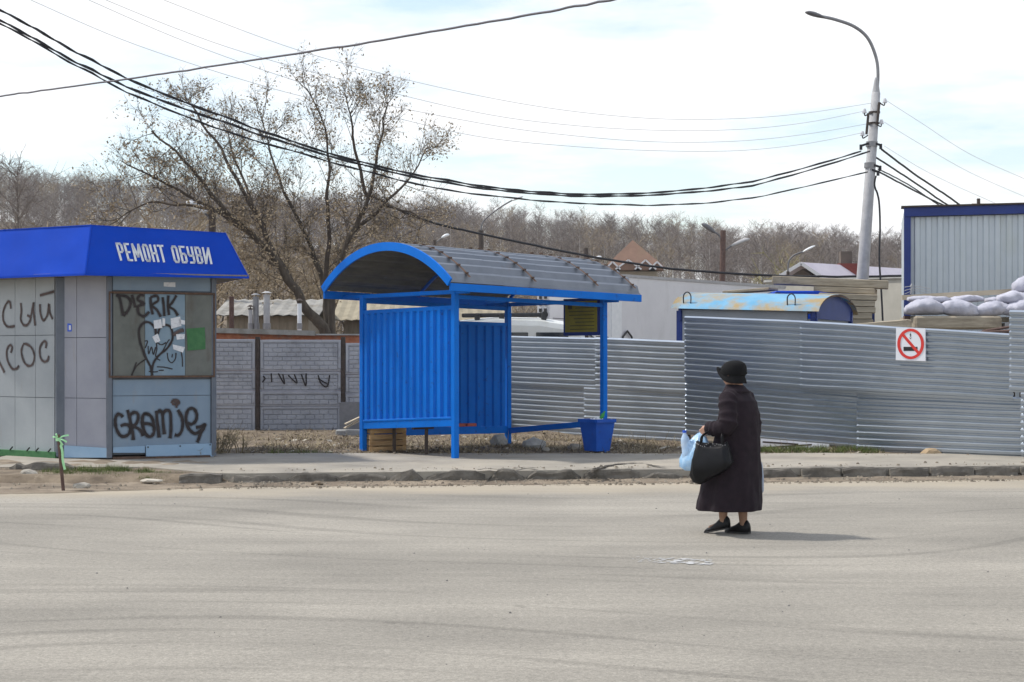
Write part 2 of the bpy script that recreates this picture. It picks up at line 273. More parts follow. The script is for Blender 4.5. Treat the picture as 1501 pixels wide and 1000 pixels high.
class MB:
    def __init__(s): s.v = []; s.f = []; s.mi = []
    def add(s, vs, fs, mi=0):
        b = len(s.v); s.v += [tuple(p) for p in vs]
        for f in fs: s.f.append(tuple(b + i for i in f)); s.mi.append(mi)
        return s
    def box(s, c, size, ex=(1, 0, 0), ey=(0, 1, 0), ez=(0, 0, 1), mi=0, bev=0.0):
        c = Vector(c); ex, ey, ez = Vector(ex).normalized(), Vector(ey).normalized(), Vector(ez).normalized()
        a, b, d = size[0] / 2, size[1] / 2, size[2] / 2
        if bev <= 0:
            vs = [c + ex * (i * a) + ey * (j * b) + ez * (k * d) for k in (-1, 1) for j in (-1, 1) for i in (-1, 1)]
            return s.add(vs, [(0, 2, 3, 1), (4, 5, 7, 6), (0, 1, 5, 4), (2, 6, 7, 3), (0, 4, 6, 2), (1, 3, 7, 5)], mi)
        bm = bmesh.new(); bmesh.ops.create_cube(bm, size=1.0)
        for q in bm.verts: q.co = Vector((q.co.x * size[0], q.co.y * size[1], q.co.z * size[2]))
        bmesh.ops.bevel(bm, geom=bm.edges[:], offset=min(bev, min(size) * .45), segments=1, affect='EDGES', profile=0.5)
        bm.verts.index_update()
        vs = [c + ex * q.co.x + ey * q.co.y + ez * q.co.z for q in bm.verts]
        fs = [tuple(q.index for q in f.verts) for f in bm.faces]; bm.free()
        return s.add(vs, fs, mi)
    def bar(s, p, q, w, h=None, up=(0, 0, 1), mi=0, bev=0.0):
        p, q = Vector(p), Vector(q); d = q - p; L = d.length; d.normalize()
        u = Vector(up)
        if abs(u.dot(d)) > .98: u = Vector((0, 1, 0))
        e = d.cross(u).normalized(); u = e.cross(d).normalized()
        return s.box((p + q) / 2, (L, w, h or w), d, e, u, mi, bev)
    def tube(s, pts, r, n=8, cap=True, mi=0):
        pts = [Vector(p) for p in pts]; m = len(pts)
        rs = r if isinstance(r, (list, tuple)) else [r] * m
        t0 = (pts[1] - pts[0]).normalized(); u = t0.orthogonal().normalized()
        vs = []; prev = t0
        for i, p in enumerate(pts):
            t = (pts[min(i + 1, m - 1)] - pts[max(i - 1, 0)]).normalized()
            ax = prev.cross(t)
            if ax.length > 1e-6: u = Matrix.Rotation(prev.angle(t), 3, ax.normalized()) @ u
            prev = t; w_ = t.cross(u).normalized()
            for k in range(n):
                a = 2 * math.pi * k / n
                vs.append(p + (u * math.cos(a) + w_ * math.sin(a)) * rs[i])
        fs = [(i * n + k, i * n + (k + 1) % n, (i + 1) * n + (k + 1) % n, (i + 1) * n + k) for i in range(m - 1) for k in range(n)]
        if cap: fs += [tuple(range(n - 1, -1, -1)), tuple(range((m - 1) * n, m * n))]
        return s.add(vs, fs, mi)
    def loft(s, rings, close=True, cap=True, mi=0):
        n = len(rings[0]); vs = [p for r in rings for p in r]; fs = []
        for i in range(len(rings) - 1):
            for k in range(n if close else n - 1):
                k2 = (k + 1) % n
                fs.append((i * n + k, i * n + k2, (i + 1) * n + k2, (i + 1) * n + k))
        if cap and close: fs += [tuple(range(n - 1, -1, -1)), tuple(range((len(rings) - 1) * n, len(rings) * n))]
        return s.add(vs, fs, mi)
    def poly_prism(s, pts, depth_vec, mi=0):
        n = len(pts); d = Vector(depth_vec); pts = [Vector(p) for p in pts]
        return s.add(pts + [p + d for p in pts], [tuple(range(n)), tuple(range(2 * n - 1, n - 1, -1))] + [(i, i + n, (i + 1) % n + n, (i + 1) % n) for i in range(n)], mi)
    def ribbon(s, pts, w, nrm, mi=0, taper=False, thick=0.0015):
        pts = [Vector(p) for p in pts]; m = len(pts); nrm = Vector(nrm).normalized(); vs = []
        ws = w if isinstance(w, (list, tuple)) else [w] * m
        for i, p in enumerate(pts):
            t = (pts[min(i + 1, m - 1)] - pts[max(i - 1, 0)])
            if t.length < 1e-9: t = Vector((0, 0, 1))
            e = nrm.cross(t.normalized()).normalized()
            vs += [p + e * ws[i] / 2 + nrm * thick, p - e * ws[i] / 2 + nrm * thick]
        return s.add(vs, [(2 * i, 2 * i + 1, 2 * i + 3, 2 * i + 2) for i in range(m - 1)], mi)
    def build(s, name, mats, parent=None, smooth=False, origin=None):
        if origin is not None: o0 = Vector(origin)
        elif parent is not None: o0 = ORG[parent.name]
        elif s.v:
            a = np.array(s.v); o0 = Vector(((a[:, 0].min() + a[:, 0].max()) / 2, (a[:, 1].min() + a[:, 1].max()) / 2, a[:, 2].min()))
        me = bpy.data.meshes.new(name)
        me.from_pydata([(p[0] - o0[0], p[1] - o0[1], p[2] - o0[2]) for p in s.v], [], s.f)
        if not isinstance(mats, (list, tuple)): mats = [mats]
        for m in mats: me.materials.append(MATS[m])
        if len(mats) > 1: me.polygons.foreach_set('material_index', s.mi)
        if smooth: me.polygons.foreach_set('use_smooth', [True] * len(me.polygons))
        me.update()
        ob = bpy.data.objects.new(name, me); C.objects.link(ob)
        if parent is not None:
            ob.parent = parent; ob.location = o0 - ORG[parent.name]
        else: ob.location = o0
        ORG[ob.name] = o0
        return ob

def tag(o, label=None, cat=None, group=None, kind=None):
    if label: o['label'] = label
    if cat: o['category'] = cat
    if group: o['group'] = group
    if kind: o['kind'] = kind
    return o
def thing(name, label, cat, loc, group=None):
    o = bpy.data.objects.new(name, None); C.objects.link(o); o.location = loc; ORG[o.name] = Vector(loc)
    o.empty_display_size = 0.2
    return tag(o, label, cat, group)
def bm_recalc(o):
    bm = bmesh.new(); bm.from_mesh(o.data); bmesh.ops.recalc_face_normals(bm, faces=bm.faces); bm.to_mesh(o.data); bm.free()
def sstep(a, b, x):
    t = min(1, max(0, (x - a) / (b - a))); return t * t * (3 - 2 * t)
def nz3(x, y, z=0.0): return noise.noise(Vector((x, y, z)))
# ================================================================== SETTING
def y_kerb(x): return 21.0 + 0.131 * x + 0.05 * nz3(x * .5, 3.3)
def y_back(x): return 24.6 + 0.10 * nz3(x * .6, 8.1) + 0.05 * nz3(x * 2.1, 1.1)
def hill(x, y):
    r = 16.0 - 0.088 * x + 1.3 * nz3(x * .012, y * .012, 4)
    return 0.2 + r * sstep(85, 265, y)
def ground_z(x, y):
    if y > 60: return hill(x, y)
    yk = y_kerb(x)
    base = -0.08 + 0.205 * sstep(yk - .02, yk + .14, y)
    if x < -3.2:
        base = max(base, -0.08 + 0.19 * sstep(19.3, 21.6, y) * sstep(-3.2, -4.6, x))
    if y > y_back(x) - .35:
        k = sstep(y_back(x) - .35, y_back(x) + .9, y)
        base += k * (0.045 + 0.05 * nz3(x * .9, y * .9, 1) + 0.025 * nz3(x * 3, y * 3, 2))
        base += 0.05 * sstep(26, 31, y)
    return base

xs = [-320, -240, -180, -130, -90, -60, -40, -28, -20] + [(-14 + .2 * i) for i in range(141)] + [20, 28, 40, 60, 90, 130, 180, 240, 320]
ys = [-30, -10, 4, 12, 17] + [19 + .2 * i for i in range(76)] + [36, 39, 43, 48, 54] + [60 + 10 * i for i in range(40)] + [520, 700, 1000]
g = MB()
vs = [(x, y, ground_z(x, y)) for y in ys for x in xs]; nx = len(xs)
g.add(vs, [(j * nx + i, j * nx + i + 1, (j + 1) * nx + i + 1, (j + 1) * nx + i) for j in range(len(ys) - 1) for i in range(nx - 1)])
ground = g.build('ground', 'soil', smooth=True, origin=(0, 0, 0)); tag(ground, kind='structure')

# road: one sheet up to its ragged far edge
def y_road(x):
    return y_kerb(x) - 0.42 - 0.6 * sstep(-3.0, -6.0, x) + 0.05 * nz3(x * 1.3, 7.7) + 0.03 * nz3(x * 5, 2.7)
g = MB(); rx = [-60, -40, -25, -15] + [-12 + .1 * i for i in range(241)] + [15, 25, 40, 60]
vs = []
for x in rx: vs += [(x, -20, 0.0), (x, y_road(x), 0.0), (x, y_road(x) + .02, -0.05)]
g.add(vs, [(3 * i + k, 3 * (i + 1) + k, 3 * (i + 1) + k + 1, 3 * i + k + 1) for i in range(len(rx) - 1) for k in (0, 1)])
road = g.build('road', 'asphalt', origin=(0, 0, 0)); tag(road, kind='structure')

def shoulder_z(x, y):
    y0 = y_road(x) - .1; lw = sstep(-3.3, -4.3, x); y1 = (y_kerb(x) + 0.06) * (1 - lw) + 22.6 * lw
    t = min(1, max(0, (y - y0) / (y1 - y0)))
    return max(0.004, 0.004 + (0.03 * (1 - lw) + 0.155 * lw * sstep(.05, 1, t)) * (t if lw < .5 else 1) + (0.014 + .03 * lw) * t * nz3(x * 4, y * 4, 3) + .01 * lw * t * nz3(x * 11, y * 11, 6))
# dirt shoulder: washed-up dust from the road edge to the kerb; wide bare bank on the left
g = MB(); sx = [-14 + .08 * i for i in range(350)]; N = 18
vs = []
for x in sx:
    y0 = y_road(x) - 0.02 - 0.22 * abs(nz3(x * 1.4, 5.1)) - .10 * abs(nz3(x * 6, 2.1)) ; lw = sstep(-3.3, -4.3, x)
    y1 = (y_kerb(x) + 0.06) * (1 - lw) + 22.6 * lw
    for j in range(N + 1):
        t = j / N; y = y0 + (y1 - y0) * t
        vs.append((x, y, shoulder_z(x, y) if j else .003))
g.add(vs, [((N + 1) * i + j, (N + 1) * (i + 1) + j, (N + 1) * (i + 1) + j + 1, (N + 1) * i + j + 1) for i in range(len(sx) - 1) for j in range(N)])
shoulder = g.build('dirt_shoulder', 'dust', smooth=True, origin=(0, 0, 0)); tag(shoulder, kind='structure')

# pavement slab of old asphalt
PZ = 0.15
g = MB(); sx = [-7.4 + .12 * i for i in range(172)]; N = 12; vs = []
for x in sx:
    lw = sstep(-3.4, -5.0, x)
    y0 = (y_kerb(x) + .06) * (1 - lw) + (21.75 + .08 * nz3(x * 3, 4)) * lw
    y1 = y_back(x) + .06 * nz3(x * 5, 9)
    vs.append((x, y0 - .01, -.03))
    for j in range(N + 1):
        y = y0 + (y1 - y0) * j / N
        z = PZ + 0.010 * nz3(x * .8, y * .8, 5) - (0.012 if j == 0 else 0) + .012 * sstep(20, 24, y)
        vs.append((x, y, z))
    vs.append((x, y1 + .02, PZ - .12)); 
n1 = N + 3
g.add(vs, [(n1 * i + j, n1 * (i + 1) + j, n1 * (i + 1) + j + 1, n1 * i + j + 1) for i in range(len(sx) - 1) for j in range(N + 2)])
pave = g.build('pavement', 'pavement', smooth=False, origin=(0, 0, 0)); tag(pave, kind='structure')

# broken kerb stones
def kerb_stone(x0, x1, yf, top, depth=0.2, worn=0.5, seed=0, parent=None, tilt=0.0, base=-.03):
    bm = bmesh.new(); nxs = max(4, int((x1 - x0) / .06)); m = MB(); rings = []
    prof = [(0, 0), (0.0, .35), (0.0, .62), (.03, .86), (.10, 1.0), (.45, 1.0), (1.0, 1.0), (1.0, 0)]
    for i in range(nxs + 1):
        t = i / nxs; x = x0 + (x1 - x0) * t
        e = min(t, 1 - t) * (x1 - x0)
        wear = worn * (0.055 * (1 - sstep(0, .14, e)) + .03 * (nz3(x * 4, seed * 3.1) + .3))
        ring = []
        for a, b in prof:
            hgt = base + (top - base) * b - (wear if b > .5 else 0) + tilt * (x - x0)
            yy = yf + 0.131 * (x - x0) + depth * a + (wear * .8 if (a < .2 and b > .5) else 0) + .014 * nz3(x * 6, b * 4, seed)
            ring.append(Vector((x, yy, hgt + .008 * nz3(x * 9, a * 7, seed + 5))))
        rings.append(ring)
    m.loft(rings)
    bm.free()
    return m.build('kerb_stone', 'kerb_concrete', parent, smooth=False)
rng = random.Random(3)
kx = -4.15
k = 0
while kx < 9.0:
    L = rng.uniform(.46, .80) if kx < 3.2 else rng.uniform(.55, .65)
    kerb_stone(kx, kx + L - rng.uniform(.015, .06), y_kerb(kx) - .06 + rng.uniform(-.025, .03), PZ + (rng.uniform(-.03, .014) if kx < 3.2 else rng.uniform(-.008, .01)) - (.03 if 1.2 < kx < 2.2 else 0), .2, rng.choice([.5, .9, 1.3, 1.8]) if kx < 3.2 else .4, k, pave, rng.uniform(-.03, .03))
    kx += L; k += 1
a = P(14, 690, 21.55); b_ = P(110, 690, 21.55)
kerb_stone(a.x, a.x + .20, 21.45, .225, .2, 1.2, 40, pave, 0.05, base=.02)
kerb_stone(a.x + .22, b_.x, 21.32, .235, .22, .8, 41, pave, -0.05, base=.02)

# cracks and a broken edge in the pavement by the litter bin
def crack(pts, w, name='crack'):
    m = MB(); q = catmull([Vector((p[0], p[1], PZ + .016)) for p in pts], 5)
    q = [p + Vector((.02 * nz3(p.x * 14, 2), .035 * nz3(p.x * 11, 6), 0)) for p in q]
    n = len(q); m.ribbon(q, [w * (.25 + abs(math.sin(i * 2.1)) + .4 * random.random()) * (1 - abs(2 * i / (n - 1) - 1) ** 3) + .004 for i in range(n)], (0, 0, 1), thick=0.003)
    m.build(name, 'crack', pave)
def GP(px, py, z): 
    D = (CAMH - z) * FPX / (py - HY); return P(px, py, D)
crack([GP(840, 690, PZ), GP(868, 690.5, PZ), GP(880, 687, PZ), GP(900, 683, PZ), GP(930, 680.5, PZ), GP(948, 681, PZ)], .075)
crack([GP(855, 688, PZ), GP(872, 689, PZ), GP(890, 690, PZ)], .06)
crack([GP(946, 682, PZ), GP(962, 685, PZ), GP(978, 686, PZ)], .05)
crack([GP(995, 692, PZ), GP(1010, 690, PZ), GP(1030, 689, PZ), GP(1060, 690, PZ)], .05)
crack([GP(1130, 688.5, PZ), GP(1170, 687, PZ), GP(1220, 686, PZ), GP(1260, 687, PZ)], .035)
crack([GP(752, 689, PZ), GP(770, 687, PZ), GP(790, 688.5, PZ)], .05)
crack([GP(700, 691, PZ), GP(715, 689, PZ), GP(735, 691, PZ)], .05)

# faded white paint smear on the carriageway
m = MB()
for i in range(130):
    t = i / 129
    c = GP(930 + 115 * t + random.uniform(-4, 4), 820 + 5 * t + random.uniform(-4, 4), 0.0)
    r = random.uniform(.005, .018) * (1.2 if t > .35 else .6)
    pts = [Vector((c.x + r * 1.8 * math.cos(a) * random.uniform(.6, 1.2), c.y + r * math.sin(a) * random.uniform(.5, 1.3), .003 + .00002 * i)) for a in [q * math.pi / 3.5 for q in range(7)]]
    m.add(pts, [tuple(range(7))])
mk('worn_paint', (0.40, 0.40, 0.40), (0.48, 0.48, 0.48), 12, rough=0.9)
tag(m.build('worn_paint_mark', 'worn_paint', road), 'patchy worn white paint on the asphalt')

# ------------------------------------------------------------------ loose stuff on the ground
def scatter(name, mat, n, region, blade, label, cat, kind='stuff'):
    m = MB()
    for i in range(n):
        p = region()
        if p is None: continue
        blade(m, p)
    o = m.build(name, mat, origin=(0, 0, 0)); tag(o, label, cat, kind=kind); return o
def topz(x, y):
    if y_kerb(x) + .1 < y < y_back(x) and x > -4.6: return PZ + .015
    return ground_z(x, y)
def in_kiosk(x, y): return x < -4.1 and y > 22.7 and y < 28
def verge():
    x = random.uniform(-5.2, 7.6); y = random.triangular(24.35, 31.0, 24.9)
    fy = 31.0 - 1.45 * max(0, x) if x < 2.95 else 26.85 - .76 * (x - 2.9)
    if y > fy - .05 or in_kiosk(x, y): return None
    return Vector((x, y, ground_z(x, y)))
def straw(m, p):
    a = random.uniform(0, 6.28); L = random.uniform(.05, .20); up = random.uniform(.02, .5) if random.random() < .95 else random.uniform(.6, 1.6)
    d = Vector((math.cos(a), math.sin(a), up)) * L; e = Vector((-math.sin(a), math.cos(a), 0)) * random.uniform(.003, .008)
    m.add([p - e, p + e, p + d], [(0, 1, 2)])
def verge_patchy():
    p = verge()
    if p is None: return None
    if nz3(p.x * 1.3, p.y * 1.3, 9) < random.uniform(-.5, .25): return None
    return p
scatter('dry_grass', 'dry_grass', 34000, verge_patchy, straw, 'flattened straw-coloured dead grass along the fences behind the pavement', 'dry grass')
def pebble(m, p, r=None):
    r = r or random.choice([.005, .007, .007, .010, .010, .014, .026]); q = [Vector((random.uniform(.6, 1.2) * math.cos(a) * r, random.uniform(.6, 1.2) * math.sin(a) * r, 0)) for a in (0, 1.3, 2.5, 3.7, 5)]
    top = Vector((0, 0, r * random.uniform(.5, 1.0)))
    m.add([p + k_ for k_ in q] + [p + k_ * .5 + top for k_ in q], [(i, (i + 1) % 5, (i + 1) % 5 + 5, i + 5) for i in range(5)] + [(5, 6, 7, 8, 9)])
def rubble_spot():
    u = random.random()
    if u < .5: return verge()
    if u < .58:
        x = random.uniform(-4, 8); y = random.choice([y_kerb(x) + .15 + .5 * random.random() ** 2, y_back(x) - .5 * random.random() ** 2]); return Vector((x, y, PZ + .008))
    x = random.uniform(-8, 8); y = y_road(x) + random.uniform(-.35, .42)
    if x < -3.6:
        y = random.uniform(19.6, 21.7); t = (y - 19.6) / 2.9
        return Vector((x, y, shoulder_z(x, y) - .002))
    return Vector((x, y, shoulder_z(x, y) - .002))
mk('rubble_stone', (0.13, 0.105, 0.08), (0.34, 0.295, 0.235), 1.7, rough=.95)
scatter('rubble', 'rubble_stone', 6500, rubble_spot, pebble, 'small stones and crumbs of asphalt strewn along the dirt edge', 'gravel')
def road_bits():
    y = random.uniform(8, 20.3); x = random.uniform(-.33, .33) * y
    return Vector((x, y, 0.0))
m = MB()
for i in range(150): pebble(m, road_bits(), random.choice([.003, .004, .005, .006, .010]))
mk('road_grit', (0.11, 0.105, 0.10), (0.26, 0.25, 0.235), 5, rough=.95)
tag(m.build('road_grit', 'road_grit', origin=(0, 0, 0)), 'scattered dark grit lying on the open asphalt', 'gravel', kind='stuff')
def flake(m, p):
    a = random.uniform(0, 6.28); s_ = random.uniform(.015, .055); e1 = Vector((math.cos(a), math.sin(a), random.uniform(-.2, .3))) * s_; e2 = Vector((-math.sin(a), math.cos(a), random.uniform(0, .5))) * s_ * random.uniform(.3, .9)
    p = p + Vector((0, 0, .012)); m.add([p - e1 - e2, p + e1 - e2 * .7, p + e1 + e2, p - e1 * .8 + e2], [(0, 1, 2, 3)])
mk('debris', (0.07, 0.05, 0.035), (0.16, 0.12, 0.085), 3, rough=.95)
scatter('dead_twigs', 'debris', 15000, verge_patchy, straw, 'dark broken twigs and stalks strewn through the dead grass', 'twigs')
scatter('litter_scraps', 'litter', 650, verge_patchy, flake, 'pale scraps of litter caught in the dead grass', 'litter')
def blade(m, p):
    a = random.uniform(0, 6.28); L = random.uniform(.04, .11); d = Vector((math.cos(a) * .7, math.sin(a) * .4, 1)) * L; e = Vector((-math.sin(a), math.cos(a), 0)) * .005
    m.add([p - e, p + e, p + d], [(0, 1, 2)])
def gpatch(cx, cy, rx, ry, zf):
    def f():
        a = random.uniform(0, 6.28); r = math.sqrt(random.random()); x = cx + rx * r * math.cos(a); y = cy + ry * r * math.sin(a)
        if nz3(x * 4, y * 4, 3) < random.uniform(-.4, .3): return None
        return Vector((x, y, zf(x, y)))
    return f
def shz(x, y): return shoulder_z(x, y) - .004
q = P(150, 690, 21.3)
scatter('grass_patch', 'green_grass', 7000, gpatch(q.x, 20.95, .75, .5, shz), blade, 'short green grass patch on the dirt bank below the kiosk', 'grass')
q = P(235, 697, 20.9)
scatter('grass_patch', 'green_grass', 1800, gpatch(q.x, 20.75, .35, .3, shz), blade, 'thin green grass tuft beside the first broken kerb stone', 'grass')
scatter('grass_patch', 'green_grass', 4000, gpatch(4.6, 25.0, 1.1, .28, ground_z), blade, 'green grass strip at the foot of the metal fence', 'grass')
scatter('grass_patch', 'green_grass', 500, gpatch(-3.2, 24.75, .5, .12, ground_z), blade, 'small green grass strip behind the pavement near the kiosk', 'grass')

def rock(name, label, cat, c, r, sq=(1, .8, .6), mat='stone', seed=0, group=None):
    bm = bmesh.new(); bmesh.ops.create_icosphere(bm, subdivisions=2, radius=1)
    m = MB()
    vs = []
    for v_ in bm.verts:
        k = 1 + .30 * nz3(v_.co.x * 1.3 + seed, v_.co.y * 1.3, v_.co.z * 1.3) + .1 * nz3(v_.co.x * 4, v_.co.y * 4 + seed, v_.co.z * 4)
        vs.append(Vector((v_.co.x * sq[0] * r * k, v_.co.y * sq[1] * r * k, max(v_.co.z, -.6) * sq[2] * r * k)))
    zmin = min(p.z for p in vs); bm.verts.index_update()
    m.add([Vector(c) + p - Vector((0, 0, zmin + .015)) for p in vs], [tuple(q.index for q in f.verts) for f in bm.faces]); bm.free()
    o = m.build(name, mat); return tag(o, label, cat, group)
def gpt(px, D): x = (px - CX) * D / FPX; return Vector((x, D, topz(x, D)))
rock('stone_block', 'pale flat-topped lump of broken concrete behind the bus shelter', 'rubble', gpt(782, 25.9), .20, (1.0, .7, .55), 'concrete', 1)
rock('stone_block', 'white crumpled lump beside the back post of the bus shelter', 'rubble', gpt(731, 26.4), .15, (.9, .7, .8), 'concrete', 5)
rock('stone_block', 'small grey stone in the dead grass near the litter bin', 'rubble', gpt(842, 25.6), .11, (1, .8, .6), 'stone', 9)
rock('stone_block', 'light stone between the shelter post and the litter bin', 'rubble', gpt(800, 25.5), .07, (1, .8, .7), 'stone', 12)
rock('stone_block', 'tan and grey stone at the foot of the metal fence below the sign', 'rubble', gpt(1364, 24.55), .12, (1.2, .7, .65), 'stone_tan', 15)
rock('stone_block', 'flat grey stone on the dirt bank by the stake', 'rubble', GP(120, 714, .05), .085, (1.3, .7, .5), 'stone', 18)
rock('stone_block', 'dark stone on the dirt at the foot of the old kerb', 'rubble', GP(42, 697, .1), .10, (1.2, .8, .55), 'stone', 21)
rock('stone_block', 'pale flat chip of concrete on the dirt bank under the grass patch', 'rubble', GP(222, 706, .05), .09, (1.6, .6, .35), 'litter', 24)
rock('stone_block', 'brown clod lying against the third kerb stone', 'rubble', GP(466, 710, .02), .06, (1.3, .8, .6), 'soil', 27)
# ================================================================== KIOSK
aR, aL = R(22), R(35)
dR = Vector((math.cos(aR), math.sin(aR), 0)); iR = Vector((-math.sin(aR), math.cos(aR), 0))     # along / inward for the right face
dL = Vector((-math.cos(aL), math.sin(aL), 0)); iL = Vector((math.sin(aL), math.cos(aL), 0))     # along / inward for the left face
FC = P(125, 402, 22.6); FC.z = 0
def line_px(p0, d, px):
    k = (px - CX) / FPX
    t = (k * p0.y - p0.x) / (d.x - k * d.y); return p0 + d * t
def isect(p, d, q, e):
    den = d.x * e.y - d.y * e.x; t = ((q.x - p.x) * e.y - (q.y - p.y) * e.x) / den; return p + d * t
OV = .35
w2 = line_px(FC + iR * OV, dR, 160); w3 = line_px(FC + iR * OV, dR, 313)
w1 = line_px(FC + iL * OV, dL, 88); w0 = w1 + dL * 2.4
KZ0, KZ1 = .20, 2.76
kiosk = thing('kiosk', 'grey panelled shoe-repair kiosk with blue fascia and sprayed graffiti', 'kiosk', (w2.x, w2.y, 0.12))
def zv(p, z): return Vector((p.x, p.y, z))
nRo, nLo = -iR, -iL
dC = (w2 - w1).normalized(); nCo = Vector((dC.y, -dC.x, 0))
if nCo.y > 0: nCo = -nCo
# core box behind the cladding so nothing is hollow
core = [w0 - nLo * .03, w1 - nLo * .03 - nCo * .03, w2 - nCo * .03 - nRo * .03, w3 - nRo * .03, w3 + iR * 2.2, w0 + iR * 2.2 + iL * .3]
m = MB(); m.poly_prism([zv(p, KZ0 + .02) for p in core], (0, 0, KZ1 - KZ0 - .02)); m.build('wall_core', 'kiosk_frame', kiosk)
def panel(a, b, z0, z1, nout, mat, name='wall_panel', th=.02, gap=.004, proud=0.0):
    d = (b - a).normalized(); a2, b2 = a + d * gap, b - d * gap
    m = MB(); pts = [zv(a2, z0 + gap), zv(b2, z0 + gap), zv(b2, z1 - gap), zv(a2, z1 - gap)]
    pts = [p + nout * proud for p in pts]; m.poly_prism(pts, -nout * th); return m.build(name, mat, kiosk)
# left face: columns of panels with seams
zs_left = [.24, 1.02, 1.92, KZ1]
cols = [line_px(w1, dL, 0) + dL * .62, line_px(w1, dL, 0) + dL * .30, line_px(w1, dL, 22), line_px(w1, dL, 52), line_px(w1, dL, 80)]
cols = [w0] + cols
for i in range(len(cols) - 1):
    for j in range(3): panel(cols[i], cols[i + 1], zs_left[j], zs_left[j + 1], nLo, 'kiosk_panel')
ch = [w1 + dC * .06, w1 + dC * .30, w2 - dC * .03]
for i in range(2):
    for j, (z0, z1) in enumerate(((.30, 1.02), (1.02, 1.88), (1.88, KZ1))): panel(ch[i], ch[i + 1], z0, z1, nCo, 'kiosk_panel_mauve')
# corner posts
for p, s_ in ((w1, .12), (w2, .075), (w3, .07)):
    m = MB(); m.box(zv(p, (KZ0 + KZ1) / 2 - .02) + (nRo * .0), (s_, s_, KZ1 - KZ0), dR, iR, bev=.006); m.build('corner_post', 'kiosk_frame', kiosk)
# right face: strip above the shutter, shutter, panels below
plR = (zv(w2, 0), nRo)
def zR(px, py): return on_plane(px, py, w2, nRo).z
fa, fb = w2 + dR * .045, w3 - dR * .04
panel(fa, fb, zR(240, 427), KZ1, nRo, 'kiosk_blue_panel')
panel(fa, fb, zR(240, 580), zR(240, 556), nRo, 'kiosk_blue_panel')
panel(fa, fb, .33, zR(240, 580), nRo, 'kiosk_blue_panel')
# shutter: rusty frame, three boards
zt, zb = zR(240, 430), zR(240, 552)
fr = MB()
sa, sb = w2 - dR * .0, w3 + dR * .0
for z in (zt, zb): fr.box(zv((sa + sb) / 2, z) + nRo * .03, ((sb - sa).length + .02, .05, .028), dR, iR)
for q in (sa, sb): fr.box(zv(q, (zt + zb) / 2) + nRo * .03, (.022, .048, zt - zb - .03), dR, iR)
fr.build('shutter_frame', 'rust', kiosk)
shutter = MB()
def board(pxa, pxb, mat, off):
    a = line_px(w2, dR, pxa); b = line_px(w2, dR, pxb); m = MB()
    m.poly_prism([zv(a, zb + .015) + nRo * off, zv(b, zb + .015) + nRo * off, zv(b, zt - .015) + nRo * off, zv(a, zt - .015) + nRo * off], -nRo * .02)
    return m.build('shutter_board', mat, kiosk)
board(165.5, 211.6, 'shutter_board', .03); board(212.2, 270.4, 'shutter_blue', .036); board(271, 311, 'shutter_board', .03)
nR3 = nRo; p0S = w2 + nRo * .037
def S_(px, py, off=.003): return on_plane(px, py, p0S, nRo, off)
def quad_part(name, mat, pts, label=None):
    m = MB(); m.poly_prism(pts, -nRo * .0015); o = m.build(name, mat, kiosk); return tag(o, label) if label else o
quad_part('green_patch', 'green_paint', [S_(273, 482), S_(287, 481), S_(300, 480), S_(301, 497), S_(301, 512), S_(288, 513), S_(275, 514), S_(274.5, 498)], 'square of dark green paint')
for q in ([(225, 470), (236, 468), (238, 481), (226, 482)], [(250, 467), (264, 464), (266, 478), (251, 482)], [(223, 494), (231, 489), (235, 500), (228, 503)], [(253, 505), (271, 509), (268, 517), (254, 512)], [(238, 466), (242, 467), (242, 478), (238, 478)], [(262, 468), (271, 470), (271, 476), (263, 475)], [(258, 490), (271, 490), (270, 497), (259, 498)]):
    quad_part('paper_notice', 'paper', [S_(x, y, .005) for x, y in reversed(q)])
p1 = w2 + nRo * .003
quad_part('paper_notice', 'paper', [on_plane(x, y, w2, nRo, .004) for x, y in reversed([(240, 414), (257, 414), (257, 421), (240, 420)])])
# graffiti as thin layers of paint
def spray(pxs, w_, base, n, mat='spray_black', sm=True, name='graffiti_stroke'):
    for pl in pxs:
        m = MB()
        q = catmull([on_plane(x, y, base, n, .0) for x, y in pl], 6) if sm else [on_plane(x, y, base, n, .0) for x, y in pl]
        k = len(q)
        ws = [w_ * (.85 + .25 * nz3(i * .35, k * 1.7)) for i in range(k)]
        m.ribbon(q, ws, n, thick=.0042 + .0004 * random.random())
        m.build(name, mat, kiosk)
        m = MB(); m.ribbon(q, [x * 1.75 for x in ws], n, thick=.0026 + .0004 * random.random()); m.build('overspray', 'spray_mist', kiosk)
# word above the heart
def c2(pts): return [(155 + x * .17, 400 + y * .17) for x, y in pts]
spray([c2([(90, 190), (120, 220), (150, 370)]), c2([(90, 195), (180, 205), (215, 260), (190, 330), (150, 370)]),
       c2([(225, 190), (240, 240), (255, 300)]), c2([(330, 200), (300, 190), (275, 230), (330, 265), (280, 290), (285, 350), (330, 375), (375, 335)]),
       c2([(385, 210), (390, 290), (405, 360)]), c2([(385, 210), (440, 200), (450, 240), (400, 280), (440, 320), (475, 380)]),
       c2([(490, 210), (500, 290), (505, 375)]), c2([(540, 195), (535, 280), (545, 365)]), c2([(610, 195), (570, 260), (545, 290), (590, 320), (622, 370)])], .040, p0S, nRo, 'spray_black')
